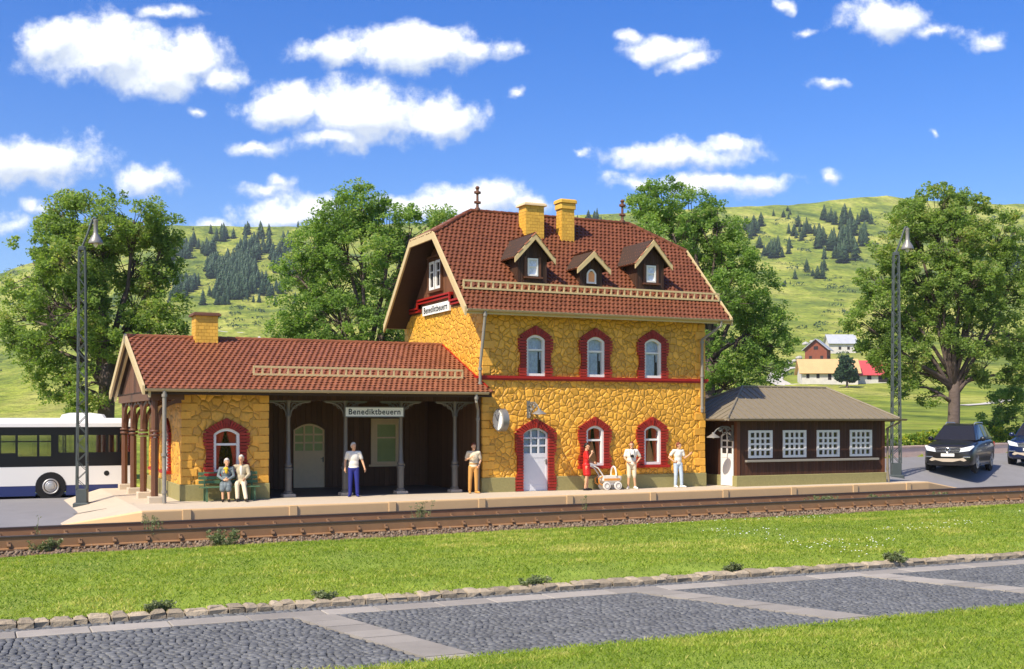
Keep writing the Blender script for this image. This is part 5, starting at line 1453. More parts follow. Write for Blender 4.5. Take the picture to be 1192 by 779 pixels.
# ================================================================== people
def capsule(mb, p, q, r0, r1, n=10):
    p, q = Vector(p), Vector(q); d = (q-p)
    if d.length < 1e-5: return
    d.normalize()
    k = [(-1,.0),(-.8,.6),(-.45,.89)]
    pts = [p + d*(r0*a) for a, b in k] + [p, q] + [q - d*(r1*a) for a, b in reversed(k)]
    rad = [max(.0015, r0*b) for a, b in k] + [r0, r1] + [max(.0015, r1*b) for a, b in reversed(k)]
    mb.tube(pts, rad, n)
def limb(mb, pts, rad):
    for i in range(len(pts)-1): capsule(mb, pts[i], pts[i+1], rad[i], rad[i+1])
def hand(mb, wr, d, nrm, side, curl=.5):
    """wr wrist, d direction of the hand, nrm palm normal, side: +1 thumb on d x nrm side"""
    wr, d, nrm = Vector(wr), Vector(d).normalized(), Vector(nrm).normalized(); a = d.cross(nrm).normalized()*side; nrm = a.cross(d).normalized()*side
    pc = wr + d*.05
    mb.ell(tuple(pc), (.04,.04,.04), 8, 6, None)
    for w in (-.026,-.009,.009,.026): capsule(mb, wr + a*w*.6, wr + d*.09 + a*w, .014, .012, 6)
    for i, (w, L) in enumerate(((.030,.062),(.010,.074),(-.010,.068),(-.030,.052))):
        p0 = wr + d*.085 + a*w; p1 = p0 + (d*math.cos(curl*.6)+nrm*math.sin(curl*.6)+a*w*1.2)*L*.5; p2 = p1 + (d*math.cos(curl*1.7)+nrm*math.sin(curl*1.7))*L*.5
        capsule(mb, p0, p1, .0105, .0098, 6); capsule(mb, p1, p2, .0098, .0088, 6)
    t0 = wr + d*.03 + a*.028; t1 = t0 + (d*.6+a*.8+nrm*.3).normalized()*.045; t2 = t1 + (d*.9+a*.3+nrm*.3).normalized()*.032
    capsule(mb, t0, t1, .014, .0115, 6); capsule(mb, t1, t2, .0115, .0095, 6)
def person(label, loc, rz, P, wear, hair, sc=1., group=None):
    """P joint positions (person faces -y, own left is +x); wear drives the clothes"""
    t = thing('person', label, 'person', loc, rz, group, sc)
    J = dict(head=(0,-.02,1.625), neck=(0,0,1.46), chest=(0,.0,1.27), waist=(0,.0,1.08), pel=(0,0,.94),
             shL=(.185,0,1.41), shR=(-.185,0,1.41), elL=(.25,.02,1.13), elR=(-.25,.02,1.13), wrL=(.27,-.06,.88), wrR=(-.27,-.06,.88),
             hiL=(.09,0,.90), hiR=(-.09,0,.90), knL=(.10,-.02,.49), knR=(-.10,-.02,.49), anL=(.11,.01,.085), anR=(-.11,.01,.085), hyaw=0., ftL=0., ftR=0.)
    J.update(P); V = {k: Vector(v) for k, v in J.items() if not isinstance(v, (int,float))}
    fem = wear.get('fem', False); fat = wear.get('fat', 1.)
    Hm = Matrix.Rotation(J['hyaw'], 3, 'Z'); H = V['head']
    def hp(x, y, z): return tuple(H + Hm @ Vector((x,y,z)))
    b = MB()
    b.ell(tuple(H + Vector((0,0,.018))), (.076,.094,.105), 14, 10, Hm); b.ell(hp(0,-.022,-.055), (.058,.068,.068), 12, 8, Hm)
    b.ell(hp(0,-.096,-.012), (.013,.022,.026), 8, 6, Hm); b.ell(hp(0,-.078,-.098), (.026,.022,.02), 8, 6, Hm); b.ell(hp(0,-.085,.03), (.05,.014,.012), 8, 6, Hm)
    for sg in (-1,1): b.ell(hp(sg*.079,.008,-.005), (.012,.022,.034), 8, 6, Hm)
    capsule(b, V['neck']-Vector((0,0,.06)), H-Vector((0,-.012,.07)), .056, .050)
    sw = .88 if fem else 1.
    def torso(mb, g):
        up = (V['neck']-V['waist']).normalized()
        sx = (V['shL']-V['shR']).normalized(); fw_ = sx.cross(up)
        Rm = Matrix((sx, -fw_, up)).transposed() if True else None
        mb.ell(tuple(V['chest']), (.165*sw*fat+g,.112*fat+g,.20+g), 14, 10, Rm); mb.ell(tuple(V['waist']), (.145*sw*fat+g,.105*fat+g,.17+g), 14, 10, Rm)
        mb.ell(tuple(V['pel']+Vector((0,.01,.0))), (.155*fat+g,.112*fat+g,.125+g), 14, 10)
        capsule(mb, V['shL']*.92+V['chest']*.08, V['shR']*.92+V['chest']*.08, .066*sw+g, .066*sw+g)
        capsule(mb, V['neck']-Vector((0,0,.08)), V['chest'], .085+g, .12+g)
        if fem:
            for sg in (-1,1): mb.ell(tuple(V['chest']+Vector((sg*.07,-.085,.02))), (.06+g*.5,.055,.06), 10, 8)
    torso(b, -.012)
    ar = .88 if fem else 1.
    for s in 'LR':
        limb(b, [V['sh'+s], V['el'+s], V['wr'+s]], [.050*ar,.040*ar,.027*ar]); m = V['el'+s].lerp(V['wr'+s], .25); b.ell(tuple(m), (.04*ar,)*3, 8, 6)
        limb(b, [V['hi'+s], V['kn'+s], V['an'+s]], [.078,.054,.036]); m = V['kn'+s].lerp(V['an'+s], .28)+Vector((0,.012,0)); b.ell(tuple(m), (.05,.054,.095), 10, 8)
        d = V['wr'+s]-V['el'+s]; sgn = 1 if s == 'L' else -1
        hd_ = J.get('hd'+s, None); hd_ = Vector(hd_) if hd_ else d
        hn = J.get('hn'+s, None); hn = Vector(hn) if hn else Vector((-sgn,.0,0))
        ts = J.get('ts'+s, None)
        if ts is None: ts = 1 if (hd_.cross(hn)).dot(Vector((0,-1,.3))) > 0 else -1
        hand(b, V['wr'+s], hd_, hn, ts, J.get('curl', .55))
        a = V['an'+s]; fy = J['ft'+s]; fd = Vector((math.sin(fy),-math.cos(fy),0))
        if not wear.get('shoes_only'): capsule(b, a-Vector((0,0,.03)), a+fd*.13-Vector((0,0,.048)), .034, .028)
    body = remesh(b, 'body', 'skin', t, .0085, 2)
    # face details
    for sg in (-1,1):
        e = MB(); e.ell(hp(sg*.031,-.083,.008), (.011,.008,.008), 8, 6, Hm); e.build('eye', 'cloth_white', t, smooth='all', world=False)
        e2 = MB(); e2.ell(hp(sg*.031,-.0905,.008), (.005,.003,.005), 8, 6, Hm); e2.build('pupil', 'hair_black', t, smooth='all', world=False)
    m = MB(); m.ell(hp(0,-.088,-.055), (.024,.009,.006), 10, 6, Hm); m.build('mouth', 'lip', t, smooth='all', world=False)
    # hair
    h = MB(); g = hair.get('g', 1.13)
    h.ell((0,0,0), (.076*g,.094*g,.105*g), 18, 14)
    keep = []
    for i, p in enumerate(h.v):
        x, y, z = p
        line = hair.get('line', .045) if y < -.01 else -.075 - hair.get('len', 0)
        if y < -.01: line = hair.get('line', .045) - max(0, (y+.055))*1.6
        if z < line: z = line + (z-line)*.0; k = .80; x *= k; y = y*k
        k = 1 + .05*noise.noise(Vector((x*40,y*40,z*40)))
        keep.append(tuple(H + Hm @ Vector((x*k,y*k+.006,z*k+.018))))
    h.v = keep
    if hair.get('bun'): h.ell(tuple(H + Hm @ Vector((0,.10,-.01))), (.06,.045,.06), 10, 8, Hm)
    h.build('hair', hair['m'], t, smooth='all', world=False)
    # clothes
    if 'top' in wear:
        c = MB(); torso(c, .014); L = wear.get('sleeve', .55)
        for s in 'LR':
            a, e, w = V['sh'+s], V['el'+s], V['wr'+s]
            if L <= 1: capsule(c, a, a.lerp(e, L), .068*ar, .062*ar)
            else: capsule(c, a, e, .068*ar, .056*ar); capsule(c, e, e.lerp(w, L-1), .056*ar, .046*ar)
        if wear.get('skirt'):
            top = V['pel']; kl = wear['skirt']
            mid = (V['knL']+V['knR'])/2; 
            if wear.get('sit'):
                for s in 'LR': limb(c, [V['hi'+s], V['kn'+s], V['kn'+s].lerp(V['an'+s], .25)], [.115,.095,.10])
                capsule(c, (V['hiL']+V['hiR'])/2, mid, .12, .10)
            else: 
                for k in range(6): q = k/5; c.ell(tuple(top.lerp(Vector((mid.x,mid.y,kl)), q)), (.175-.015*math.sin(q*3)+.01*q,.155,.09), 14, 8)
        hem = wear.get('hem', .90)
        remesh(c, wear.get('top_name','shirt'), wear['top'], t, .012, 3)
        if wear.get('front'):
            f = MB(); up = V['neck']-V['waist']
            f.ell(tuple(V['chest']+Vector((0,-.085,.0))), (.055,.052,.17), 10, 8); f.build('shirt_front', wear['front'], t, smooth='all', world=False)
    if 'legs' in wear:
        c = MB(); c.ell(tuple(V['pel']+Vector((0,.01,-.015))), (.168*fat,.125*fat,.135), 14, 10)
        E_ = wear.get('leg_len', 1.)
        for s in 'LR':
            capsule(c, V['hi'+s], V['kn'+s], .098, .073)
            if E_ > .5: capsule(c, V['kn'+s], V['kn'+s].lerp(V['an'+s], min(.95,(E_-.5)*2)), .073, .060)
            capsule(c, V['hi'+s], (V['pel']+Vector((0,0,-.04))), .098, .1)
        remesh(c, wear.get('legs_name','trousers'), wear['legs'], t, .012, 3)
        if wear.get('belt'):
            k = MB(); k.lathe([(.0,-.02),(1.,-.02),(1.,.02),(0,.02)], 18); k.v = [(p[0]*.166*fat+V['pel'].x, p[1]*.125*fat+.008+V['pel'].y, p[2]+V['pel'].z+.09) for p in k.v]; k.build('belt', wear['belt'], t, world=False)
    for s in 'LR':
        a = V['an'+s]; fy = J['ft'+s]; fd = Vector((math.sin(fy),-math.cos(fy),0)); zf = a.z-.085
        c = MB(); capsule(c, Vector((a.x,a.y,zf+.045))-fd*.045, Vector((a.x,a.y,zf+.042))+fd*.10, .045, .046); capsule(c, Vector((a.x,a.y,zf+.042))+fd*.08, Vector((a.x,a.y,zf+.032))+fd*.165, .046, .033)
        if not wear.get('low_shoe'): capsule(c, a-Vector((0,0,.03)), a+Vector((0,0,.01)), .046, .044)
        o = remesh(c, 'shoe', wear['shoe'], t, .011, 2)
        for v in o.data.vertices:
            if v.co.z < zf: v.co.z = zf
    return t
person('grey haired man in white shirt and blue trousers standing at the platform', (-4.60,-.12,0), R(-22),
   dict(hyaw=R(38), elL=(.285,.03,1.14), wrL=(.36,-.05,.92), elR=(-.27,.03,1.13), wrR=(-.265,-.06,.90), knL=(.11,-.02,.49), anL=(.125,.0,.085), ftL=R(15), ftR=R(-12)),
   dict(top='cloth_white', legs='cloth_blue', shoe='cloth_blue', sleeve=.62, fat=1.06), dict(m='hair_white', line=.055))
person('man in cream shirt and tan trousers standing beside the downpipe', (-.42,-.18,0), R(-20),
   dict(hyaw=R(25), elR=(-.27,.02,1.16), wrR=(-.10,-.20,1.24), elL=(.25,.06,1.14), wrL=(.18,-.06,.96), hdR=(.6,-.2,.6), anR=(-.13,.0,.085), knR=(-.12,-.03,.49), anL=(.10,-.04,.085), ftL=R(35)),
   dict(top='cloth_cream', legs='cloth_tan', shoe='cloth_tan', sleeve=.7, belt='cloth_tan', fat=.96), dict(m='hair_red', line=.045), .97)
person('dark haired woman in short red dress pushing the pram', (3.78,-.42,0), R(62),
   dict(hyaw=R(-30), elL=(.23,.04,1.16), wrL=(.17,-.26,1.0), elR=(-.23,-.06,1.17), wrR=(-.10,-.20,1.36), hdR=(.3,-.1,.8), hdL=(-.1,-1,-.1), anL=(.07,-.03,.085), anR=(-.07,.05,.085), knL=(.075,-.04,.49), knR=(-.075,-.01,.49)),
   dict(top='cloth_red', top_name='dress', skirt=.60, shoe='hair_black', sleeve=.9, fem=True, low_shoe=True), dict(m='hair_black', line=.05, g=1.2, len=.0, bun=True), .95)
ph = person('tourist in white shirt and knee shorts with a camera round his neck', (5.62,-.42,0), R(-24),
   dict(hyaw=R(-12), elL=(.34,.08,1.16), wrL=(.18,-.08,.98), hdL=(-.9,-.35,-.1), elR=(-.26,.02,1.15), wrR=(-.17,-.17,1.02), hdR=(.5,-.6,-.3), anL=(.13,.0,.085), anR=(-.13,0,.085), ftL=R(25), ftR=R(-18)),
   dict(top='cloth_white', legs='cloth_cream', legs_name='shorts', leg_len=.56, shoe='cloth_white', sleeve=.72, fat=1.12), dict(m='hair_red', line=.05), .97)
person('red haired man in white shirt and pale jeans gesturing with raised hand', (7.62,-.36,0), R(-8),
   dict(hyaw=R(48), elR=(-.34,.08,1.16), wrR=(-.18,-.06,.99), hdR=(.9,-.3,-.1), elL=(.27,-.02,1.13), wrL=(.42,-.12,1.26), hdL=(.5,-.1,.5), hnL=(0,-1,.2), anL=(.14,-.03,.085), anR=(-.10,.02,.085), knL=(.125,-.04,.49), ftL=R(50), ftR=R(5), head=(.02,-.02,1.615)),
   dict(top='cloth_white', legs='cloth_jeans', shoe='cloth_white', sleeve=.6, fat=.95), dict(m='hair_red', line=.05), .95)
# camera round the tourist's neck, strap included
ct = thing('camera', 'small black camera hanging on a strap at the tourist\'s chest', 'camera', tuple(ph.location), R(-24), sc=.97)
b = MB(); b.bbox(-.065,.065,-.215,-.155,1.17,1.26,.01); b.bbox(-.025,.025,-.21,-.16,1.261,1.28,.006); b.build('camera_body', 'hair_black', ct, world=False)
l = MB(); l.lathe([(0,-.27),(.032,-.27),(.036,-.255),(.036,-.216),(0,-.216)], 14, (0,0,1.21), 'y'); l.build('lens', 'rubber', ct, world=False, smooth=True)
s = MB()
for sg in (-1,1): s.tube([(sg*.066,-.18,1.24),(sg*.085,-.158,1.34),(sg*.08,-.10,1.45),(sg*.066,.02,1.495),(0,.072,1.50)], .007, 6)
s.build('strap', 'hair_black', ct, world=False)
# bench and the couple
BX, BY = -8.62, -.30
bt = thing('park_bench', 'dark green slatted bench under the arched window', 'bench', (BX,BY,0))
st = MB()
for k in range(4): st.bbox(-.90,.90,-.36+k*.105,-.275+k*.105,.42,.45,.006)
st.build('seat', 'bench_green', bt, world=False)
bk = MB()
for k in range(3):
    z = .53+k*.125; y = .065+k*.028; bk.bbox(-.90,.90,y,y+.03,z,z+.10,.006)
bk.build('backrest', 'bench_green', bt, world=False)
for x in (-.72,.72):
    l = MB(); l.bar((x,-.30,.0),(x,-.28,.415),.06,.06); l.bar((x,.10,0),(x,.05,.42),.06,.06); l.bar((x,.075,.415),(x,.155,.90),.05,.035); l.bar((x,-.34,.40),(x,.08,.40),.05,.035)
    l.build('leg', 'bench_green', bt, world=False)
SIT = dict(pel=(0,.0,.55), waist=(0,.05,.70), chest=(0,.07,.90), neck=(0,.07,1.09), head=(0,.03,1.255), shL=(.18,.07,1.04), shR=(-.18,.07,1.04), hiL=(.09,-.02,.53), hiR=(-.09,-.02,.53))
def sit(**k): d = dict(SIT); d.update(k); return d
person('old woman in grey coat with yellow scarf sitting on the green bench', (-8.72,-.38,0), R(-14),
   sit(hyaw=R(20), elL=(.24,.02,.80), wrL=(.08,-.18,.70), elR=(-.25,.02,.80), wrR=(-.06,-.20,.68), knL=(.09,-.40,.50), knR=(-.09,-.40,.50), anL=(.11,-.46,.09), anR=(-.08,-.43,.09), hdL=(-.8,-.4,-.1), hdR=(.8,-.4,-.1), head=(.02,.03,1.24)),
   dict(top='cloth_greyblue', top_name='coat', skirt=.4, sit=True, shoe='hair_black', sleeve=1.85, fem=True, fat=1.08, low_shoe=True), dict(m='hair_grey', line=.05, g=1.2), .95)
o = MB(); o.ell((0,-.075,1.04),(.085,.06,.05),10,8); o.ell((.01,-.10,.97),(.05,.035,.09),10,8)
so = COL.objects['person.005'] if 'person.005' in COL.objects else None
if so: o.build('scarf', 'cloth_yellow', so, smooth='all', world=False)
person('old white haired man in beige suit with arm round the woman', (-8.26,-.36,0), R(-16),
   sit(hyaw=R(-14), elR=(-.36,.10,.94), wrR=(-.52,.06,.86), hdR=(-.6,-.3,-.5), elL=(.24,.0,.80), wrL=(.13,-.22,.68), hdL=(-.2,-.9,-.4), knL=(.11,-.44,.52), knR=(-.09,-.44,.52), anL=(.19,-.62,.09), anR=(-.07,-.50,.09), head=(0,.03,1.275), ftL=R(20)),
   dict(top='cloth_beige', top_name='jacket', front='cloth_white', legs='cloth_cream', shoe='hair_black', sleeve=1.85, low_shoe=True), dict(m='hair_white', line=.05), 1.0)
# pram
pr = thing('pram', 'white and orange pram with yellow hood in front of the house wall', 'pram', (4.72,-.42,0), R(-4))
b = MB()
def loft(mb, secs, n):
    vs = []
    for sx in secs: vs += sx
    mb.add(vs, [(k*n+j,k*n+(j+1)%n,(k+1)*n+(j+1)%n,(k+1)*n+j) for k in range(len(secs)-1) for j in range(n)] + [tuple(range(n)), tuple(range((len(secs)-1)*n,len(secs)*n))])
def rr_(cx, cy, hx, hy, z, c=.08):
    return [(cx+hx-c,cy-hy,z),(cx+hx,cy-hy+c,z),(cx+hx,cy+hy-c,z),(cx+hx-c,cy+hy,z),(cx-hx+c,cy+hy,z),(cx-hx,cy+hy-c,z),(cx-hx,cy-hy+c,z),(cx-hx+c,cy-hy,z)]
loft(b, [rr_(0,0,.32,.15,.26), rr_(0,0,.40,.19,.34), rr_(0,0,.42,.20,.50)], 8)
body = b.build('body', 'cloth_white', pr, world=False)
b = MB(); loft(b, [rr_(0,0,.355,.207,.335,.07), rr_(0,0,.375,.207,.41,.07)], 8); b.build('side_panel', 'pram_orange', body, world=False)
b = MB(); b.v = []; 
vs = []
for j in range(9):
    th = j/8*R(100); 
    for k in range(7):
        ph_ = -math.pi/2 + math.pi*k/6; vs.append((.14+.24*math.sin(th)*1.0+.03, .20*math.sin(ph_), .50+.30*math.cos(ph_)*(1-.3*math.sin(th))*max(0.2,math.cos(th*.6)))) 
b.add(vs, [(j*7+k,j*7+k+1,(j+1)*7+k+1,(j+1)*7+k) for j in range(8) for k in range(6)]); b.build('hood', 'pram_yellow', pr, smooth='all', world=False)
b = MB(); b.tube([(.155,.215*math.sin(a),.50+.32*math.cos(a)) for a in [R(-90)+math.pi*k/10 for k in range(11)]], .03, 6); b.build('hood_rim', 'cloth_white', pr, world=False)
for sy in (-.17,.17):
    h = MB(); h.tube([(-.28,sy,.42),(-.40,sy,.60),(-.54,sy,.78),(-.72,sy,.86),(-.84,sy,.86)], .024, 6); h.build('handle', 'cloth_white', pr, smooth=True, world=False)
h = MB(); h.tube([(-.84,-.17,.86),(-.84,.17,.86)], .026, 6); h.build('grip', 'cloth_white', pr, world=False)
h = MB(); h.tube([(-.33,-.16,.50),(-.50,-.16,.40),(-.48,-.16,.25),(-.36,-.16,.18)], .03, 6); h.tube([(-.33,.16,.50),(-.50,.16,.40),(-.48,.16,.25),(-.36,.16,.18)], .03, 6); h.build('spring', 'pram_orange', pr, smooth=True, world=False)
for x in (-.21,.23):
    for y in (-.20,.20):
        w_ = MB(); w_.lathe([(.0,-.015),(.07,-.02),(.115,-.024),(.145,-.018),(.15,0),(.145,.018),(.115,.024),(.07,.02),(0,.015)], 18, (x,y,.151), 'y'); wo = w_.build('wheel', 'cloth_white', pr, smooth=True, world=False)
        w_ = MB(); w_.tube([(x+.088*math.cos(a),y+(-.024 if y<0 else .024),.151+.088*math.sin(a)) for a in [i*2*math.pi/16 for i in range(17)]], .01, 5); w_.build('rim', 'lamp_hood', wo, world=False)
a_ = MB(); a_.tube([(-.21,-.18,.151),(-.21,.18,.151)], .012, 6); a_.tube([(.23,-.18,.151),(.23,.18,.151)], .012, 6); a_.box(-.25,.27,-.14,-.12,.17,.26); a_.box(-.25,.27,.12,.14,.17,.26); a_.build('undercarriage', 'cloth_white', pr, world=False)

# ================================================================== lattice lamp posts
def lamp_post(loc, label, rz, m, sc):
    t = thing('lamp_post', label, 'street lamp', loc, rz, 'lattice lamp posts', sc)
    b = MB(); b.bbox(-.25,.25,-.25,.25,-.3,.17,.03); b.bbox(-.17,.17,-.17,.17,.17,.60,.015); b.build('base', m, t, world=False)
    p = MB(); zt, zb = 8.2, .60
    hw = lambda z: .155-.062*(z-zb)/(zt-zb)
    for sx in (-1,1):
        for sy in (-1,1): p.bar((sx*hw(zb),sy*hw(zb),zb),(sx*hw(zt),sy*hw(zt),zt),.045,.045)
    n = 26
    for k in range(n):
        z0 = zb+(zt-zb)*k/n; z1 = zb+(zt-zb)*(k+1)/n; s_ = 1 if k % 2 else -1
        for sy in (-1,1): p.bar((-s_*hw(z0),sy*hw(z0),z0),(s_*hw(z1),sy*hw(z1),z1),.026,.018)
        for sx in (-1,1): p.bar((sx*hw(z0),s_*hw(z0),z0),(sx*hw(z1),-s_*hw(z1),z1),.026,.018)
    p.build('mast', m, t, world=False)
    c = MB(); c.bbox(-.11,.11,-.11,.11,zt,zt+.12,.03); c.tube([(0,0,zt+.1),(.15,0,zt+.48),(.31,0,zt+.98),(.345,0,zt+1.03),(.39,0,zt+1.03),(.41,0,zt+.98)], .036, 8); c.tube([(.02,0,zt+.12),(.36,0,zt+.99)], .012, 5); c.build('arm', m, t, smooth=True, world=False)
    h = MB(); zz = zt+.08; h.lathe([(.03,.92),(.075,.90),(.075,.84),(.065,.82),(.068,.5),(.09,.42),(.19,.26),(.225,.17),(.22,.14),(.19,.16),(.06,.30),(.0,.30)], 18, (.41,0,zz)); ho = h.build('lamp_hood', 'lamp_hood', t, smooth=True, world=False)
    g = MB(); g.lathe([(.0,.02),(.05,.05),(.075,.12),(.06,.2),(.0,.28)], 12, (.41,0,zz)); g.build('bulb', 'bulb', ho, smooth='all', world=False)
lamp_post((-12.58,3.05,-.32), 'tall lattice lamp post with bell hood in front of the white bus', R(-14), 'lamp_green_grey', 1.)
lamp_post((20.75,2.55,-.12), 'tall lattice lamp post with bell hood right of the brown shed', R(-30), 'lamp_green_grey', 1.19)

# ================================================================== cars
def car(loc, rz, label, paint, sc=1.):
    t = thing('parked_car', label, 'car', loc, rz, None, sc)
    t.scale = (sc*.98, sc*.98, sc*1.09)
    # lower body: stations along y (front = -y): y, half width, bottom z, shoulder z, top z
    ST = [(-2.40,.66,.40,.60,.68),(-2.36,.86,.28,.70,.90),(-2.2,.95,.22,.84,1.0),(-1.8,.985,.20,.93,1.07),(-1.2,.99,.20,1.0,1.15),(-.4,.985,.20,1.04,1.19),(.6,.985,.20,1.06,1.21),(1.5,.985,.21,1.08,1.22),(2.1,.96,.25,1.06,1.21),(2.32,.90,.30,.98,1.16),(2.40,.76,.42,.85,1.0)]
    def sect(y, hw, zb, zs, zt):
        pts = [(0,zt+.02),(hw*.55,zt+.012),(hw*.86,zt-.03),(hw*.97,zs),(hw,zs*.72+zb*.28),(hw*.985,zb+.12),(hw*.93,zb),(0,zb)]
        full = pts + [(-x,z) for x, z in reversed(pts[1:-1])]
        return [(x,y,z) for x, z in full]
    b = MB(); loft(b, [sect(*s) for s in ST], 14); bo = b.build('body', paint, t, world=False, smooth=True)
    md = bo.modifiers.new('s','SUBSURF'); md.levels = 1; md.render_levels = 2
    bo.data.polygons.foreach_set('use_smooth', [True]*len(bo.data.polygons))
    # cabin
    base = [(-.84,-1.22,1.14),(.84,-1.22,1.14),(.87,-.4,1.18),(.88,.8,1.19),(.84,2.12,1.19),(-.84,2.12,1.19),(-.88,.8,1.19),(-.87,-.4,1.18)]
    roof = [(-.60,-.42,1.68),(.60,-.42,1.68),(.655,.1,1.725),(.66,.9,1.725),(.60,1.86,1.64),(-.60,1.86,1.64),(-.66,.9,1.725),(-.655,.1,1.725)]
    roof2 = [(-.45,-.30,1.725),(.45,-.30,1.725),(.5,.1,1.765),(.5,.9,1.765),(.45,1.80,1.69),(-.45,1.80,1.69),(-.5,.9,1.765),(-.5,.1,1.765)]
    c = MB(); loft(c, [base, roof, roof2], 8); c.build('cabin', paint, t, world=False)
    def panel(q, e=.012, ins=.06):
        q = [Vector(p) for p in q]; ce = sum(q, Vector())/len(q); nn = (q[1]-q[0]).cross(q[2]-q[0]).normalized()
        if nn.dot(ce-Vector((0,.3,1.3))) < 0: nn = -nn
        return [p.lerp(ce, ins)+nn*e for p in q], nn
    def window(name, q, ins=.06):
        g = MB(); P_, nn = panel(q, .012, ins); n = len(P_)
        g.add([tuple(p) for p in P_]+[tuple(p-nn*.008) for p in P_], [tuple(range(n)),tuple(range(2*n-1,n-1,-1))]+[(k,(k+1)%n,n+(k+1)%n,n+k) for k in range(n)])
        return g.build(name, 'bus_black' if False else 'car_window', t, world=False)
    window('windscreen', [base[0],base[1],roof[1],roof[0]], .05)
    window('rear_window', [base[4],base[5],roof[5],roof[4]], .1)
    for sg in (1,-1):
        f_ = lambda p: (p[0]*sg,p[1],p[2])
        B = [f_((.855,-.85,1.165)),f_((.875,.25,1.185)),f_((.657,.25,1.70)),f_((.62,-.28,1.68))]
        window('side_window', [B[0],B[1],B[2],B[3]], .07)
        B = [f_((.877,.30,1.185)),f_((.865,1.25,1.19)),f_((.64,1.2,1.69)),f_((.657,.30,1.705))]; window('side_window', B, .07)
        B = [f_((.862,1.32,1.19)),f_((.845,1.98,1.19)),f_((.625,1.75,1.655)),f_((.638,1.27,1.68))]; window('side_window', B, .09)
        m = MB(); m.ell((sg*1.03,-.80,1.20),(.12,.07,.085),10,8); m.bar((sg*.86,-.80,1.16),(sg*1.0,-.80,1.18),.04); m.build('mirror', paint, t, smooth='all', world=False)
        m = MB(); m.tube([(sg*.57,-.2,1.735),(sg*.575,.0,1.80),(sg*.575,1.4,1.79),(sg*.54,1.65,1.715)], .022, 6); m.build('roof_rail', 'alloy', t, world=False)
        m = MB(); m.add([(sg*.44,-2.335,.73),(sg*.80,-2.24,.78),(sg*.93,-1.98,.93),(sg*.90,-1.99,.97),(sg*.74,-2.16,.93),(sg*.50,-2.295,.87)]+[(sg*.44,-2.25,.73),(sg*.80,-2.15,.78),(sg*.90,-1.93,.93),(sg*.87,-1.92,.96),(sg*.74,-2.08,.92),(sg*.50,-2.2,.87)], [(0,1,2,3,4,5),(11,10,9,8,7,6)]+[(k,(k+1)%6,6+(k+1)%6,6+k) for k in range(6)])
        m.v = [(p[0]*1.035,p[1]-.10,p[2]+.005) for p in m.v]; m.build('headlight', 'lens', t, world=False)
        m = MB(); m.bbox(min(sg*.58,sg*.86),max(sg*.58,sg*.86),-2.42,-2.30,.535,.575,.01); m.build('fog_light', 'chrome', t, world=False)
        m = MB(); m.bbox(min(sg*.72,sg*.90),max(sg*.72,sg*.90),2.30,2.42,.86,1.05,.02); m.build('tail_light', 'tail_red', t, world=False)
        for yy in (-.1,.98):
            m = MB(); m.bar((sg*.985,yy,.98),(sg*.985,yy+.2,.985),.02,.035); m.build('door_handle', 'chrome', t, world=False)
        m = MB(); m.box(min(sg*.93,sg*.99),max(sg*.93,sg*.99),-1.0,1.0,.24,.28); m.build('side_sill', 'chrome', t, world=False)
        for yy in (-1.47,1.42):
            a = MB(); a.lathe([(0,-.08),(.46,-.08),(.465,0),(.46,.012),(0,.012)], 24, (sg*.918,yy,.41), 'x'); a.build('wheel_arch', 'rubber', t, world=False)
            w_ = MB(); w_.lathe([(.0,-.13),(.34,-.13),(.385,-.09),(.39,0),(.385,.075),(.34,.11),(.26,.112),(.0,.10)], 24, (sg*.845,yy,.385), 'x') if sg > 0 else w_.lathe([(.0,.13),(.34,.13),(.385,.09),(.39,0),(.385,-.075),(.34,-.11),(.26,-.112),(.0,-.10)], 24, (sg*.845,yy,.385), 'x')
            wo = w_.build('wheel', 'rubber', t, smooth=True, world=False)
            r = MB(); X = sg*.957; r.tube([(X,yy+.235*math.cos(a_),.385+.235*math.sin(a_)) for a_ in [i*2*math.pi/20 for i in range(21)]], .02, 6)
            for k in range(7):
                a_ = k*2*math.pi/7; r.bar((X+sg*.004,yy,.385),(X,yy+.23*math.cos(a_),.385+.23*math.sin(a_)),.05,.06)
            r.lathe([(.0,-.012),(.06,-.012),(.06,.012),(0,.012)],12,(X+sg*.005,yy,.385),'x'); r.build('rim', 'alloy', wo, world=False)
    g = MB(); g.cur = 1; g.bbox(-.46,.46,-2.385,-2.3,.70,.89,.02); g.cur = 0
    for z in (.735,.79,.845): g.bbox(-.45,.45,-2.41,-2.384,z-.013,z+.013,.004)
    g.build('grille', ['chrome','bus_black'], t, world=False)
    e = MB(); e.tube([(.085*math.cos(a_),-2.425,.80+.085*math.sin(a_)) for a_ in [i*2*math.pi/20 for i in range(21)]], .012, 6)
    for k in range(3):
        a_ = math.pi/2+k*2*math.pi/3; e.bar((0,-2.425,.80),(.085*math.cos(a_),-2.425,.80+.085*math.sin(a_)),.02,.02)
    e.build('emblem', 'chrome', t, world=False)
    p = MB(); p.bbox(-.26,.26,-2.43,-2.405,.57,.68,.006); p.build('licence_plate', 'plate_white', t, world=False)
    s = MB(); pl = [(-.72,.44),(-.60,.53),(-.42,.50),(.42,.50),(.60,.53),(.72,.44),(.62,.40),(.48,.44),(.2,.38),(-.2,.38),(-.48,.44),(-.62,.40)]
    s.prism(pl, -2.41, -2.28); s.build('bumper_skid', 'skid_beige', t, world=False)
    i_ = MB(); i_.box(-.86,.86,-2.27,-2.0,.30,.52); i_.build('front_bumper', 'rubber', t, world=False)
    return t
mat('car_window', (.022,.020,.018), .12, spec=.6)
car((25.6,3.55,yard_z(25.6,3.55)-.01), R(-58), 'black parked car with silver grille facing the camera', 'car_black', 1.12)
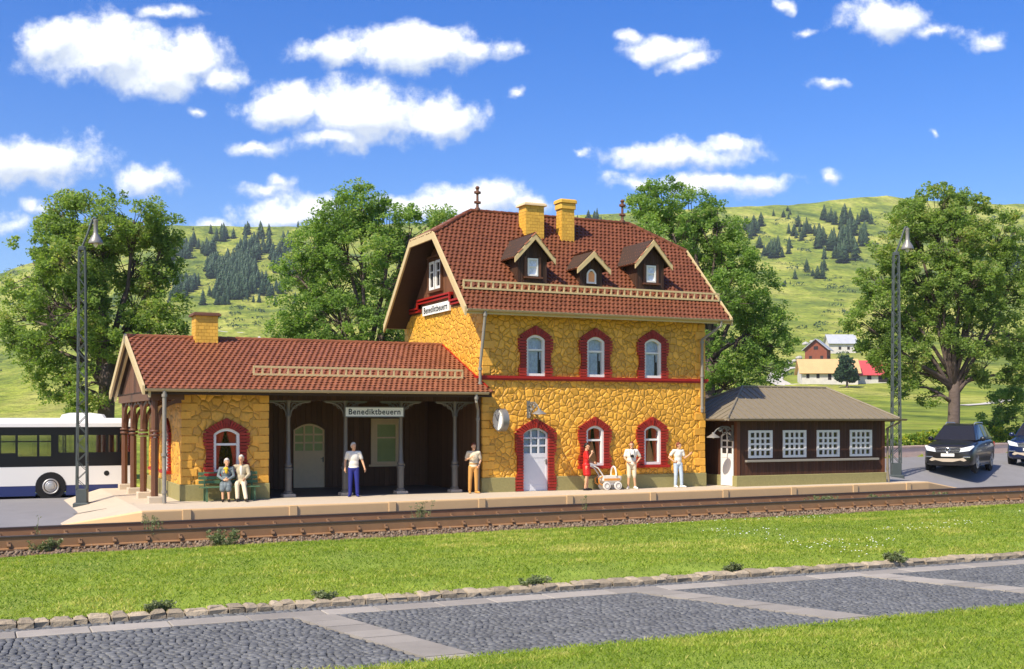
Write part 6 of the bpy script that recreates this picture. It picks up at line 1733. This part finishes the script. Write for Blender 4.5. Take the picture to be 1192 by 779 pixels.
car((32.5,5.1,yard_z(32.5,5.1)-.01), R(-59), 'dark blue parked car cut off by the right picture edge', 'car_blue', 1.12)

# ================================================================== bus
B = thing('bus', 'white city bus with black window band and blue skirt behind the colonnade', 'bus', (-16.4,9.2,-.31))
bl, br, bw2 = -6.2, 6.05, 1.25
def side(mb, x0, x1, z0, z1, y, th=.03): mb.box(x0, x1, y, y+th, z0, z1)
WX = 3.17   # rear axle
lo = MB()
arch_cut = [(-.62, .62)]
for (z0,z1,key) in ((.46,1.13,'bus_white'),(.10,.455,'bus_blue')):
    m = MB()
    for sy in (-bw2, bw2-.03):
        segs = [(bl,-3.9-.0),(-2.7,WX-.5),(WX+.5,br)] if z0 < .4 else [(bl,br)]
        for a, b in segs: side(m, a, b, z0, z1, sy)
    m.box(br-.03, br, -bw2+.031, bw2-.031, z0, z1); m.box(bl, bl+.03, -bw2+.031, bw2-.031, z0, z1)
    m.build('side_panel' if z0 > .4 else 'skirt', key, B, world=False)
# black window band with openings
xs_ = [(bl+.2,bl+1.3),(bl+1.5,bl+2.9),(bl+3.0,bl+4.4),(bl+4.5,bl+5.5),(-.35,.62),(.80,1.45),(1.56,2.02),(2.10,2.72),(2.80,3.18),(3.42,3.95),(4.05,4.35),(4.42,5.02),(5.12,5.42),(5.50,5.92)]
wb = MB(); wz0, wz1 = 1.62, 2.24
for sy in (-bw2-.004, bw2-.026):
    m2 = MB(); wall_holes(wb, bl, br, 1.132, 2.53, sy, .03, [(a,b,wz0-(.12 if 1.6<a<3.3 else 0),wz1) for a, b in xs_])
wb.box(br-.03, br, -bw2+.03, bw2-.03, 1.132, 2.53); wb.box(bl, bl+.03, -bw2+.03, bw2-.03, 1.132, 2.53)
for a, b in xs_[6:9]: wb.box(a, b, -bw2-.006, -bw2+.02, 2.0, 2.04)
wbo = wb.build('window_band', 'bus_black', B, world=False, fix=False)
for a, b in xs_:
    for sy in (-bw2+.008, bw2-.012):
        g = MB(); g.box(a-.01, b+.01, sy, sy+.004, wz0-.13, wz1+.01); g.build('pane', 'bus_glass', wbo, world=False)
rfm = MB(); vs = []
pr_ = [(-1.25,2.53),(-1.24,2.66),(-1.17,2.78),(-1.0,2.85),(1.0,2.85),(1.17,2.78),(1.24,2.66),(1.25,2.53)]
M2 = MB(Matrix.Rotation(R(90),4,'Z')); M2.prism(pr_, -br, -bl); M2.build('roof', 'bus_white', B, world=False)
u = MB()
loft(u, [rr_(4.35,0,.75,.8,2.851,.1), rr_(4.35,0,.68,.74,2.98,.1), rr_(4.25,0,.35,.6,3.04,.1)], 8); loft(u, [rr_(-1.2,0,1.1,.8,2.851,.1), rr_(-1.2,0,1.0,.74,3.03,.1), rr_(-1.3,0,.6,.6,3.08,.1)], 8)
u.build('roof_unit', 'bus_white', B, world=False)
fl = MB(); fl.box(bl+.05, br-.05, -bw2+.04, bw2-.04, .30, .36); fl.box(2.3, br-.05, -bw2+.04, bw2-.04, .362, .95); fl.build('floor', 'bus_black', B, world=False)
seat0 = None
for x, zf in ((-4.6,.36),(-3.8,.36),(-2.2,.36),(-1.0,.36),(-.2,.36),(.6,.36),(1.35,.36),(2.5,.95),(3.2,.95),(4.2,.95),(4.9,.95),(5.5,.95)):
    for sy in (-.75, .35):
        if seat0 is None:
            s = MB(); s.bbox(-.22,.22,0,.42,.38,.48,.03); s.bbox(.14,.24,0,.42,.481,1.02,.03); s.box(-.05,.05,.15,.25,0,.38); s.tube([(.19,.05,1.0),(.20,.09,1.10),(.20,.33,1.10),(.19,.37,1.0)],.02,6)
            seat0 = s.build('seat', 'seat_blue', B, world=False); o = seat0
        else: o = seat0.copy(); COL.objects.link(o); o.parent = B
        o.location = (x, sy, zf)
for x in (-3.3, WX):
    for sy in (-1, 1):
        if x < 0 and sy > 0: continue
        a = MB(); a.lathe([(0,-.03),(.50,-.03),(.51,0),(.50,.012),(0,.012)], 28, (x, sy*(bw2-.01), .43), 'y'); a.build('wheel_arch', 'rubber', B, world=False)
        w_ = MB(); prf = [(.0,.0),(.28,.0),(.38,.03),(.425,.06),(.43,.14),(.425,.27),(.0,.30)]
        w_.lathe([(r_, (-bw2-.03+h) if sy < 0 else (bw2+.03-h)) for r_, h in prf], 28, (x,0,.43), 'y'); wo = w_.build('wheel', 'rubber', B, smooth=True, world=False)
        r = MB(); yy = sy*(bw2+.034); r.tube([(x+.25*math.cos(a_),yy,.43+.25*math.sin(a_)) for a_ in [i*2*math.pi/24 for i in range(25)]], .028, 6); r.tube([(x+.175*math.cos(a_),yy-sy*.01,.43+.175*math.sin(a_)) for a_ in [i*2*math.pi/24 for i in range(25)]], .03, 6)
        r.lathe([(0,-.02),(.20,-.02),(.20,.005),(.13,.02),(.11,.05),(.0,.06)] if sy > 0 else [(0,.02),(.20,.02),(.20,-.005),(.13,-.02),(.11,-.05),(0,-.06)], 18, (x,yy,.43), 'y'); r.build('rim', 'alloy', wo, smooth=True, world=False)
e = MB(); e.lathe([(0,-.012),(.085,-.012),(.095,0),(0,.006)], 16, (5.05,-bw2,.86), 'y'); e.build('fuel_cap', 'rubber', B, world=False)
for y in (-.95,.95):
    tl = MB(); tl.bbox(br-.002, br+.02, y-.16, y+.16, .95, 1.12, .008); tl.bbox(br-.002, br+.02, y-.16, y+.16, .70, .86, .008); tl.build('tail_light', 'tail_red', B, world=False)

# ================================================================== sky, sun, render
w = bpy.data.worlds.new('World'); SC.world = w; w.use_nodes = True; t = w.node_tree
bg = t.nodes['Background']
sun_dir = Vector((-.80,-.36,1.0)).normalized()
el = math.asin(sun_dir.z); az = math.atan2(sun_dir.x, sun_dir.y)
sk = t.nodes.new('ShaderNodeTexSky'); sk.sky_type = 'NISHITA'; sk.sun_disc = False; sk.sun_elevation = el; sk.sun_rotation = az % (2*math.pi)
sk.air_density = 1.0; sk.dust_density = 2.0; sk.ozone_density = 3.0; sk.altitude = 600
gen = t.nodes.new('ShaderNodeTexCoord').outputs['Generated']
def dot(v):
    n = nd(t, 'ShaderNodeVectorMath', operation='DOT_PRODUCT'); link(t, gen, n.inputs[0]); n.inputs[1].default_value = v; return n.outputs['Value']
f_ = dot(tuple(FW)); fpos = mathn(t, 'MAXIMUM', f_, .02)
uu = mathn(t, 'DIVIDE', dot(tuple(RT)), fpos); vv_ = mathn(t, 'DIVIDE', dot((0,0,1)), fpos)
cb_ = t.nodes.new('ShaderNodeCombineXYZ'); link(t, uu, cb_.inputs[0]); link(t, vv_, cb_.inputs[1])
P0 = cb_.outputs[0]
n1 = nd(t, 'ShaderNodeTexNoise', i_Scale=21., i_Detail=4., i_Roughness=.55); link(t, P0, n1.inputs['Vector'])
wv = nd(t, 'ShaderNodeVectorMath', operation='MULTIPLY_ADD'); link(t, n1.outputs['Color'], wv.inputs[0]); wv.inputs[1].default_value = (.046,.034,0); wv.inputs[2].default_value = (-.023,-.017,0)
wa = nd(t, 'ShaderNodeVectorMath', operation='ADD'); link(t, P0, wa.inputs[0]); link(t, wv.outputs[0], wa.inputs[1])
# cumulus banks as bearings on the sky (photo-measured): x, y, rx, ry
CLOUDS = [(125,58,88,44),(190,85,75,38),(70,45,50,28),(225,70,50,34),(262,95,28,16),(195,12,36,10),
 (480,58,105,30),(400,62,60,20),(555,58,62,15),(420,132,92,42),(325,125,48,32),(510,140,62,28),(390,165,45,20),(300,174,40,10),(225,134,13,6),(305,217,28,10),(322,209,16,8),
 (45,185,82,32),(0,190,50,32),(175,212,44,22),(45,243,22,11),(340,245,68,24),(545,235,78,26),(480,240,50,18),(615,242,30,12),(10,262,40,14),(240,258,25,9),
 (772,55,48,20),(800,74,30,15),(735,42,24,9),(1030,22,52,30),(1090,36,30,11),(1145,42,26,13),(915,8,12,11),(940,40,15,7),(965,97,24,7),
 (785,180,98,18),(850,170,36,13),(830,213,105,17),(890,214,32,15),(745,208,38,9),(672,177,10,5),(1085,150,10,5),(970,205,12,9),(600,108,10,6)]
mx = None; lo_ = None
for (px, py, rx, ry) in CLOUDS:
    m1 = nd(t, 'ShaderNodeVectorMath', operation='SUBTRACT'); link(t, wa.outputs[0], m1.inputs[0]); m1.inputs[1].default_value = ((px-CX0)/F,(HY-py)/F,0)
    m2 = nd(t, 'ShaderNodeVectorMath', operation='MULTIPLY'); link(t, m1.outputs[0], m2.inputs[0]); m2.inputs[1].default_value = (F/rx,F/ry,0)
    m3 = nd(t, 'ShaderNodeVectorMath', operation='LENGTH'); link(t, m2.outputs[0], m3.inputs[0])
    v_ = mathn(t, 'MULTIPLY', mathn(t, 'SUBTRACT', 1., m3.outputs['Value']), min(1., .30+ry/38.))
    k1 = nd(t, 'ShaderNodeVectorMath', operation='MULTIPLY_ADD'); link(t, m1.outputs[0], k1.inputs[0]); k1.inputs[1].default_value = (F/rx*.9,F/ry*.9,0); k1.inputs[2].default_value = (-.12,.50,0)
    k2 = nd(t, 'ShaderNodeVectorMath', operation='LENGTH'); link(t, k1.outputs[0], k2.inputs[0])
    u_ = mathn(t, 'MULTIPLY', mathn(t, 'SUBTRACT', 1., k2.outputs['Value']), min(1., .30+ry/38.))
    lo_ = u_ if lo_ is None else mathn(t, 'SMOOTH_MAX', lo_, u_, .12)
    mx = v_ if mx is None else mathn(t, 'SMOOTH_MAX', mx, v_, .12)
n2 = nd(t, 'ShaderNodeTexNoise', i_Scale=34., i_Detail=8., i_Roughness=.64); link(t, P0, n2.inputs['Vector'])
den = mathn(t, 'ADD', mx, mathn(t, 'MULTIPLY_ADD', n2.outputs[0], 1.65, -.86))
mr = nd(t, 'ShaderNodeMapRange', interpolation_type='SMOOTHSTEP'); link(t, den, mr.inputs[0]); mr.inputs[1].default_value = -.16; mr.inputs[2].default_value = .56
alpha = mathn(t, 'MULTIPLY', mr.outputs[0], mathn(t, 'GREATER_THAN', f_, .05))
n3 = nd(t, 'ShaderNodeTexNoise', i_Scale=24., i_Detail=5., i_Roughness=.55); link(t, P0, n3.inputs['Vector'])
sh = nd(t, 'ShaderNodeMapRange'); link(t, mathn(t, 'ADD', mathn(t,'MULTIPLY',n3.outputs[0],.55), mathn(t,'MULTIPLY',mathn(t,'SUBTRACT',mx,lo_),.75)), sh.inputs[0]); sh.inputs[1].default_value = -.02; sh.inputs[2].default_value = .42
ccol = mixc(t, sh.outputs[0], CLOUD_LO, CLOUD_HI)
hs = nd(t, 'ShaderNodeHueSaturation', i_Saturation=SKY_SAT, i_Value=SKY_VAL, i_Hue=SKY_HUE); link(t, sk.outputs[0], hs.inputs['Color'])
link(t, mixc(t, alpha, hs.outputs[0], ccol), bg.inputs[0]); bg.inputs[1].default_value = SKY_STR
w.cycles.sampling_method = 'MANUAL'; w.cycles.sample_map_resolution = 512
sd = bpy.data.lights.new('sun', 'SUN'); sd.energy = SUN_STR; sd.angle = R(.5); sd.color = (1.,.925,.80)
so = bpy.data.objects.new('sun', sd); COL.objects.link(so); so.rotation_euler = (-sun_dir).to_track_quat('-Z','Y').to_euler(); so.location = (-30,-20,40)
hz = MB(); hz.box(-2600, 2600, -900, 2600, -3., 420.)
m_ = bpy.data.materials.new('haze'); m_.use_nodes = True; MATS['haze'] = m_; t_ = m_.node_tree; t_.nodes.clear()
o_ = t_.nodes.new('ShaderNodeOutputMaterial'); pv = t_.nodes.new('ShaderNodeVolumePrincipled'); pv.inputs['Color'].default_value = (.80,.88,1.,1); pv.inputs['Density'].default_value = HAZE
t_.links.new(pv.outputs[0], o_.inputs['Volume'])
if HAZE > 0: struct(hz.build('haze', 'haze', None), 'stuff')
vs_ = SC.view_settings; vs_.view_transform = 'Standard'; vs_.look = 'None'; vs_.gamma = 1.; vs_.exposure = EXPO; vs_.use_curve_mapping = False
SC.display_settings.display_device = 'sRGB'
SC.cycles.use_denoising = True; SC.cycles.max_bounces = 8; SC.cycles.diffuse_bounces = 3; SC.cycles.glossy_bounces = 3; SC.cycles.transparent_max_bounces = 12
SC.cycles.sample_clamp_indirect = 6.
